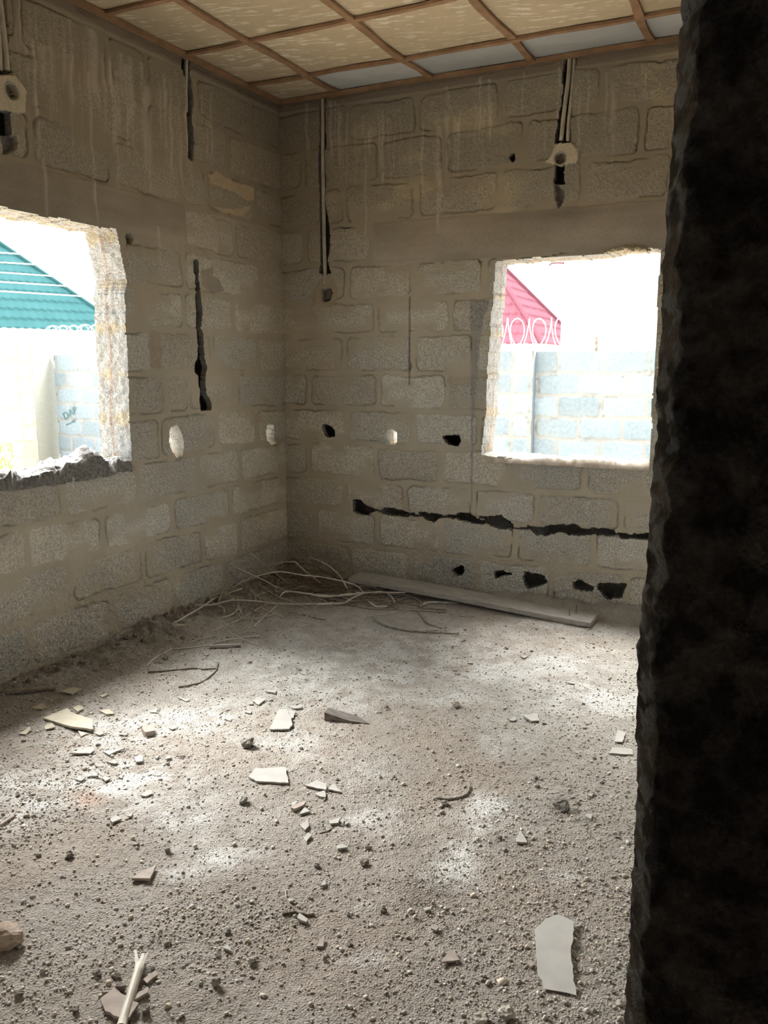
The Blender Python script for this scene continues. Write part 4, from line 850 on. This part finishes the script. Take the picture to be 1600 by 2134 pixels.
# wooden wedge
A = fpx(676, 1502); B = fpx(768, 1512); d = B-A; d[2] = 0; L_ = np.linalg.norm(d); d /= L_; s = np.array([-d[1], d[0], 0]); zz = np.array([0, 0, 1.0]); h_ = .038; w_ = .055
V = [A*0, s*w_, d*L_*.55, d*L_+s*.012, zz*h_, s*w_+zz*h_, d*L_*.55+zz*.012, d*L_+s*.012+zz*.003, d*L_*.7+s*w_, d*L_*.7+s*w_+zz*.012]
F = [(0, 1, 8, 3, 2), (4, 6, 7, 9, 5), (0, 4, 5, 1), (0, 2, 6, 4), (2, 3, 7, 6), (3, 8, 9, 7), (8, 1, 5, 9)]
o = mesh_obj('wood_wedge', V, F, M['wedge']); o.location = A+np.array([0, 0, .001]); tag(o, 'grey wooden wedge lying in the middle of the floor', 'wood')

# plank along the back wall --------------------------------------------------------------------
A = hit(738, 1206, 1, -.14); B = fpx(1236, 1304); B = np.array([B[0], -.22, 0]); B = hit(1238, 1296, 1, -.25)
A0 = np.array([A[0], A[1], A[2]]); d = B-A0; L_ = np.linalg.norm(d); d /= L_; s = np.cross([0, 0, 1.0], d); s /= np.linalg.norm(s)
s = s*math.cos(.12)+np.array([0, 0, 1])*math.sin(.12)*1.0; u = np.cross(d, s); root = empty('timber_plank', A0)
tag(root, 'long weathered grey timber plank lying along the foot of the back wall', 'plank')
nx = 60; V = []
for i in range(nx+1):
    t = i/nx; w2 = .072*(1+.03*math.sin(t*9)); th = .030
    c0 = d*L_*t+u*(.014+.006*math.sin(t*5)); jg = .006*(lat(np.array([i]), np.array([3]), 1)[0]-.5)
    V += [c0-s*(w2+jg)+u*th/2, c0+s*w2+u*th/2, c0+s*w2-u*th/2, c0-s*(w2+jg)-u*th/2]
F = [(i*4+k, i*4+4+k, i*4+4+(k+1) % 4, i*4+(k+1) % 4) for i in range(nx) for k in range(4)]+[(0, 1, 2, 3), (nx*4+3, nx*4+2, nx*4+1, nx*4)]
R3 = np.array([d, s, u]); Vl = np.array(V) @ R3.T
pl = mesh_obj('board', Vl, F, M['plank'], root); pl.matrix_local = Matrix(((d[0], s[0], u[0], 0), (d[1], s[1], u[1], 0), (d[2], s[2], u[2], 0), (0, 0, 0, 1)))
for t, off, hgt in ((.915, -.03, .04), (.93, .02, .05)):
    p = d*L_*t+s*off; V, F = tube([p+u*.01, p+u*(.022+hgt), p+u*(.026+hgt)+s*.006], .0022, 6); mesh_obj('nail', V, F, M['nail'], root)

# ------------------------------------------------------------------ outside
GZ = -.12
def grid_quad(name, pts, mat, kind='structure'): return tag(mesh_obj(name, pts, [tuple(range(len(pts)))], mat), kind=kind)
slab('ground', [((-60, -30, GZ-.3), (40, 60, GZ))], M['sand'])
def block_wall(name, p0, p1, z1, th, seed, label, cat, tone=(.42, .5, .55), mortar=(.42, .38, .32), step=.018, beds=None, half=False, cut=None, dirn=-1):
    p0 = np.array(p0, float); p1 = np.array(p1, float); L_ = np.linalg.norm(p1-p0); d = (p1-p0)/L_; nrm = np.array([d[1], -d[0]])*1.0
    ua = axis(0, L_, step); za_ = axis(GZ, z1, step); U, Z = np.meshgrid(ua, za_)
    bd = [z1-.245*k for k in range(1, int((z1-GZ)/.245)+1)]
    rows = {r: list(np.arange(.245*(r % 2)+.02, L_, .49)) for r in range(len(bd)+1)} if not half else {r: list(np.arange(.225, L_, .225)) for r in range(len(bd)+1)}
    mort, tone_, hue, h, crack = block_field(U, Z, bd, rows, seed, jw=.013, smr=.25)
    C = np.array(tone)*tone_[..., None]*(1-mort[..., None])+np.array(mortar)*mort[..., None]
    C = C*(.9+.2*fbm(U*3, Z*3, seed+2, 3)[..., None]); h = h*1.2-.004*mort
    W = np.stack([p0[0]+d[0]*U+nrm[0]*h, p0[1]+d[1]*U+nrm[1]*h, Z], -1).reshape(-1, 3)
    q = np.arange(U.size).reshape(U.shape); Fs = np.stack([q[:-1, :-1], q[:-1, 1:], q[1:, 1:], q[1:, :-1]], -1).reshape(-1, 4)
    c4 = np.concatenate([np.clip(C, 0, 1), (1-mort*.7)[..., None]], -1).reshape(-1, 4)
    n0 = len(W); bk = p0-nrm*th, p1-nrm*th
    E4 = np.array([(p0[0], p0[1], GZ), (p1[0], p1[1], GZ), (p1[0], p1[1], z1), (p0[0], p0[1], z1), (bk[0][0], bk[0][1], GZ), (bk[1][0], bk[1][1], GZ), (bk[1][0], bk[1][1], z1), (bk[0][0], bk[0][1], z1)])
    F2 = np.array([(5, 4, 7, 6), (3, 2, 6, 7), (0, 3, 7, 4), (1, 5, 6, 2)])+n0
    o = mesh_obj(name, np.concatenate([W, E4]), np.concatenate([Fs, F2]), M['fence'], colr=np.concatenate([c4, np.tile([*tone, .6], (8, 1))]))
    return tag(o, label, cat) if label else o
fence = block_wall('boundary_wall', (-7.05, 4.4), (9, 4.4), 1.695, .225, 501, 'bluish grey block boundary wall beyond both windows', 'wall', (.165, .20, .222), (.20, .20, .19), .016)
pil = block_wall('pilaster', (.075, 4.30), (.545, 4.30), 1.70, .10, 511, None, None, (.17, .205, .228), (.20, .20, .19), .016, half=True); pil.parent = fence
V, F = box((-.0, 0, 0), (.03, .02, .33)); rebar_p = hit(1240, 720, 1, 4.45)
V, F = tube([(0, 0, -.12), (0, 0, .10)], .018, 8); o = mesh_obj('rebar_stub', V, F, M['twig_dark'], fence); o.location = (rebar_p[0], 4.5, 1.75)
# painted scrawl on the boundary wall
for txt, (px, py), sz, rot in (('DAP', (134, 876), .16, .42),):
    cu = bpy.data.curves.new('painted_letters', 'FONT'); cu.body = txt; cu.size = sz; cu.extrude = .001
    tmp = bpy.data.objects.new('tmp', cu); col.objects.link(tmp); dg = bpy.context.evaluated_depsgraph_get(); me = bpy.data.meshes.new_from_object(tmp.evaluated_get(dg)); bpy.data.objects.remove(tmp)
    o = bpy.data.objects.new('painted_letters', me); col.objects.link(o); me.materials.clear(); me.materials.append(M['ink']); o.parent = fence
    p = hit(px, py, 1, 4.38); o.matrix_world = Matrix.Translation(Vector(p)) @ Matrix.Rotation(math.pi/2, 4, 'X') @ Matrix.Rotation(rot, 4, 'Z')
P = [hit(x, y, 1, 4.385) for x, y in ((137, 886), (146, 882), (156, 877))]; V, F = tube(P, .007, 6)
P2 = [hit(x, y, 1, 4.385) for x, y in ((155, 874), (149, 878), (155, 880))]; V2, F2 = tube(P2, .005, 6); V, F = join([(V, F), (V2, F2)])
o = mesh_obj('painted_arrow', V, F, M['ink'], fence)
# left pillar and the end of the side boundary wall
side = block_wall('gate_pillar', (-7.55, 3.95), (-7.06, 4.0), 1.86, .5, 531, 'tall pale rendered block pillar at the corner of the yard, seen through the left window', 'pillar', (.25, .24, .20), (.22, .21, .17), .02, half=True)
# razor wire: coils of separate loops joined by a strand
def razor(name, x0, x1, y0, z0, r, pitch, label, seed):
    P = []; n = int((x1-x0)/pitch*28); rr = np.random.RandomState(seed)
    for i in range(n+1):
        a = i/28*2*math.pi; P.append((x0+(x1-x0)*i/n+.09*math.cos(a*1.0), y0+r*math.cos(a)*.9, z0+r+r*math.sin(a)*(1+.04*math.sin(a*.37))))
    P = np.array(P); V, F = tube(P, .0055, 5); parts = [(V, F)]
    P3 = P.copy(); P3[:, 0] = x0+x1-P3[:, 0]; V, F = tube(P3, .0055, 5); parts.append((V, F))
    for i in range(0, n, 3):                                            # barbs
        T = P[min(i+1, n)]-P[i]; T /= np.linalg.norm(T); s = np.cross(T, rr.normal(size=3)); s /= np.linalg.norm(s)
        b = P[i]; parts.append((np.array([b-T*.018+s*.010, b+T*.018+s*.010, b+T*.012-s*.010, b-T*.012-s*.010, b+np.cross(T, s)*.003]), [(0, 1, 4), (1, 2, 4), (2, 3, 4), (3, 0, 4), (3, 2, 1, 0)]))
    V, F = join(parts); c = np.array([(x0+x1)/2, y0, z0]); o = mesh_obj(name, V-c, F, M['wire']); o.location = c
    return tag(o, label, 'razor wire')
razor('razor_wire', -.05, 1.0, 4.52, 1.705, .185, .26, 'white razor wire coil on the boundary wall in front of the red roof', 1)
razor('razor_wire', -7.2, -6.0, 4.52, 1.80, .17, .22, 'white razor wire coil on the wall corner in front of the teal roof', 2)

# houses ------------------------------------------------------------------------------------------
def tile_face(name, E1, E2, T1, T2, mat, par, pitch=.36, amp=.022, wave=.2):
    """tiled roof face: eave E1-E2, top edge T1-T2, pressed metal tile relief"""
    E1, E2, T1, T2 = (np.array(q_, float) for q_ in (E1, E2, T1, T2)); nrm = np.cross(E2-E1, (T1+T2)/2-E1); nrm /= np.linalg.norm(nrm)
    if nrm[2] < 0: nrm = -nrm
    e = (E2-E1); Le = np.linalg.norm(e); e /= Le; up_ = np.cross(nrm, e); up_ = up_ if up_[2] > 0 else -up_
    H_ = max((T1-E1) @ up_, (T2-E1) @ up_); nt_ = int(H_/pitch*9); ns = int(Le/wave*8)
    s = np.linspace(0, 1, ns+1); t = np.linspace(0, 1, nt_+1); S_, T_ = np.meshgrid(s, t)
    A = E1[None, None]*(1-T_[..., None])+T1[None, None]*T_[..., None]; B = E2[None, None]*(1-T_[..., None])+T2[None, None]*T_[..., None]
    P = A*(1-S_[..., None])+B*S_[..., None]; us = (P-E1) @ e; ts = (P-E1) @ up_
    ph = ((ts+.02*np.sin(us/wave*2*math.pi))/pitch) % 1.0
    P = P+nrm*(amp*(1-ph)*1.0+.0035*np.sin(us/wave*2*math.pi))[..., None]
    q = np.arange(S_.size).reshape(S_.shape)
    return mesh_obj(name, P.reshape(-1, 3), np.stack([q[:-1, :-1], q[:-1, 1:], q[1:, 1:], q[1:, :-1]], -1).reshape(-1, 4), M[mat], par)
# red pyramid-roofed house
N = atd(1130, 716, 22.0); ze = N[2]; ph = math.radians(92); sd = 5.25
dr = np.array([math.cos(ph), math.sin(ph), 0]); nr = np.array([-dr[1], dr[0], 0]); R2 = N+dr*sd; L2 = N+nr*sd; K2 = R2+nr*sd; ap = (N+K2)/2+np.array([0, 0, 2.95])
root = empty('red_roofed_house', ((N+K2)/2*np.array([1, 1, 0])+np.array([0, 0, GZ]))); tag(root, 'house with a red tiled pyramid roof behind the boundary wall, through the back window', 'house')
ctr = np.array(root.location)
def rel(p): return np.asarray(p, float)-ctr
for a, b in ((L2, N), (N, R2), (R2, K2), (K2, L2)): tile_face('roof_face', rel(a), rel(b), rel(ap), rel(ap), 'red_roof', root)
for a in (N, R2, L2, K2): V, F = tube([rel(a)+np.array([0, 0, .03]), rel(ap)+np.array([0, 0, .03])], .07, 8); mesh_obj('ridge_cap', V, F, M['red_roof'], root)
ins = .5; Q = [N+(ap-N)*np.array([1, 1, 0])*.12, R2+(ap-R2)*np.array([1, 1, 0])*.12, K2+(ap-K2)*np.array([1, 1, 0])*.12, L2+(ap-L2)*np.array([1, 1, 0])*.12]
V = [rel((p[0], p[1], GZ)) for p in Q]+[rel((p[0], p[1], ze+.1)) for p in Q]; mesh_obj('wall', V, [(0, 1, 5, 4), (1, 2, 6, 5), (2, 3, 7, 6), (3, 0, 4, 7)], M['render'], root)
for a, b in ((L2, N), (N, R2)):
    m_ = (a+b)/2; dv = b-a; L_ = np.linalg.norm(dv); an = math.atan2(dv[1], dv[0]); c_, s_ = math.cos(an), math.sin(an)
    V, F = box(rel(m_+np.array([0, 0, -.12])), (L_, .03, .22), [(c_, -s_, 0), (s_, c_, 0), (0, 0, 1)]); mesh_obj('fascia', V, F, M['render'], root)
# white building right of it
wl = atd(1168, 700, 15.0); wr = atd(1460, 700, 17.0); tp = atd(1168, 590, 15.0)[2]
root = empty('white_building', (wl[0], wl[1], GZ)); tag(root, 'plain white building right of the red roof, through the back window', 'building'); ctr = np.array(root.location)
dv = (wr-wl)*np.array([1, 1, 0]); L_ = np.linalg.norm(dv); dv /= L_; nv = ray(1168, 700)*np.array([1, 1, 0]); nv /= np.linalg.norm(nv)
b4 = [wl, wl+dv*L_, wl+dv*L_+nv*5, wl+nv*5]
V = [rel((p[0], p[1], GZ)) for p in b4]+[rel((p[0], p[1], tp)) for p in b4]
mesh_obj('wall', V, [(0, 1, 5, 4), (1, 2, 6, 5), (2, 3, 7, 6), (3, 0, 4, 7), (4, 5, 6, 7)], M['render'], root)
wp = wl+dv*(L_*.52); wz = atd(1320, 640, 16.0)[2]; V, F = box(rel((wp[0]-nv[0]*.02, wp[1]-nv[1]*.02, wz)), (.28, .04, .28)); mesh_obj('vent', V, F, M['render'], root)
# teal-roofed house to the left
E2 = atd(268, 692, 22.0); E1 = hit(0, 683.5, 2, E2[2]); e = (E1-E2)/np.linalg.norm(E1-E2); nv = np.cross([0, 0, 1.0], e); nv = nv if nv @ (E2-CAM) > 0 else -nv
Lh, Wd = 15.0, 9.0; pit_ = .98*Wd/2; A1 = E2+e*Lh; B1 = E2+nv*Wd; D1 = A1+nv*Wd
r1 = E2+e*Wd/2+nv*Wd/2+np.array([0, 0, pit_]); r2 = A1-e*Wd/2+nv*Wd/2+np.array([0, 0, pit_])
ctr = np.array([E2[0]+e[0]*6, E2[1]+e[1]*6, GZ]); root = empty('teal_roofed_house', ctr); tag(root, 'white house with a teal metal tile roof, through the left window', 'house')
tile_face('roof_face', rel(A1), rel(E2), rel(r2), rel(r1), 'green_roof', root, .34, .02)
tile_face('roof_face', rel(E2), rel(B1), rel(r1), rel(r1), 'green_roof', root, .34, .02)
tile_face('roof_face', rel(B1), rel(D1), rel(r1), rel(r2), 'green_roof', root, 1.0, .02, .6)
tile_face('roof_face', rel(D1), rel(A1), rel(r2), rel(r2), 'green_roof', root, 1.0, .02, .6)
for a, b in ((E2, r1), (B1, r1), (A1, r2), (D1, r2), (r1, r2)):
    V, F = tube([rel(a)+np.array([0, 0, .02]), rel(b)+np.array([0, 0, .02])], .05, 8); mesh_obj('ridge_cap', V, F, M['green_roof'], root)
va = atd(112, 668, 21.0)
Q = [E2+e*.5+nv*.5, A1-e*.5+nv*.5, D1-e*.5-nv*.5, B1+e*.5-nv*.5]
V = [rel((p[0], p[1], GZ)) for p in Q]+[rel((p[0], p[1], E2[2]+.1)) for p in Q]; mesh_obj('wall', V, [(0, 1, 5, 4), (1, 2, 6, 5), (2, 3, 7, 6), (3, 0, 4, 7)], M['render'], root)
for a, b in ((E2, A1), (E2, B1)):
    m_ = (a+b)/2; dv = b-a; L_ = np.linalg.norm(dv); an = math.atan2(dv[1], dv[0]); c_, s_ = math.cos(an), math.sin(an)
    V, F = box(rel(m_+np.array([0, 0, -.13])), (L_, .03, .26), [(c_, -s_, 0), (s_, c_, 0), (0, 0, 1)]); mesh_obj('fascia', V, F, M['render'], root)
for x0, x1 in ((30, 45), (53, 62)):
    P_ = []
    wallp = E2+nv*.5-nv*.01; nn = nv
    for x, y in ((x0, 768), (x1, 768), (x1, 772), (x0, 772)):
        dd_ = ray(x, y); t = ((wallp-CAM) @ nn)/(dd_ @ nn); P_.append(CAM+dd_*t)
    V = [rel(p) for p in P_]+[rel(p+nn*.02) for p in P_]; mesh_obj('vent', V, [(0, 1, 2, 3), (0, 4, 5, 1), (1, 5, 6, 2), (2, 6, 7, 3), (3, 7, 4, 0)], M['dark'], root)
# overhead cables in front of the teal roof
for i, (a, b) in enumerate((((-40, 524), (230, 541)), ((-40, 544), (230, 561)), ((-40, 564.5), (230, 584)), ((-40, 584.5), (230, 602)), ((-40, 604), (230, 621)))):
    A = atd(*a, 15.0); B = atd(*b, 17.0); A = A-(B-A)*.8; B = B+(B-A)*1.0
    P = np.array([A+(B-A)*t for t in np.linspace(0, 1, 6)]); V, F = tube(P-A, .012, 6)
    o = mesh_obj('overhead_cable', V, F, M['wire']); o.location = A
    tag(o, ('topmost', 'second from top', 'middle', 'second from bottom', 'lowest')[i]+' of the five white overhead cables crossing the teal roof', 'cable', 'overhead cables across the teal roof')
# poles the cables hang from, and some yard grass
gb = []
rr = np.random.RandomState(9)
for i in range(500):
    p = hit(rr.uniform(-60, 28), rr.uniform(925, 990), 2, GZ); a = rr.uniform(0, 6.28); h_ = rr.uniform(.05, .16); w_ = .012; dx = np.array([math.cos(a)*w_, math.sin(a)*w_, 0])
    gb.append((np.array([p-dx, p+dx, p+np.array([dx[1]*2, dx[0]*2, h_])]), [(0, 1, 2)]))
V, F = join(gb); tag(mesh_obj('grass', V, F, M['grass']), 'patches of yellow-green grass in the sunny yard through the left window', 'grass', kind='stuff')
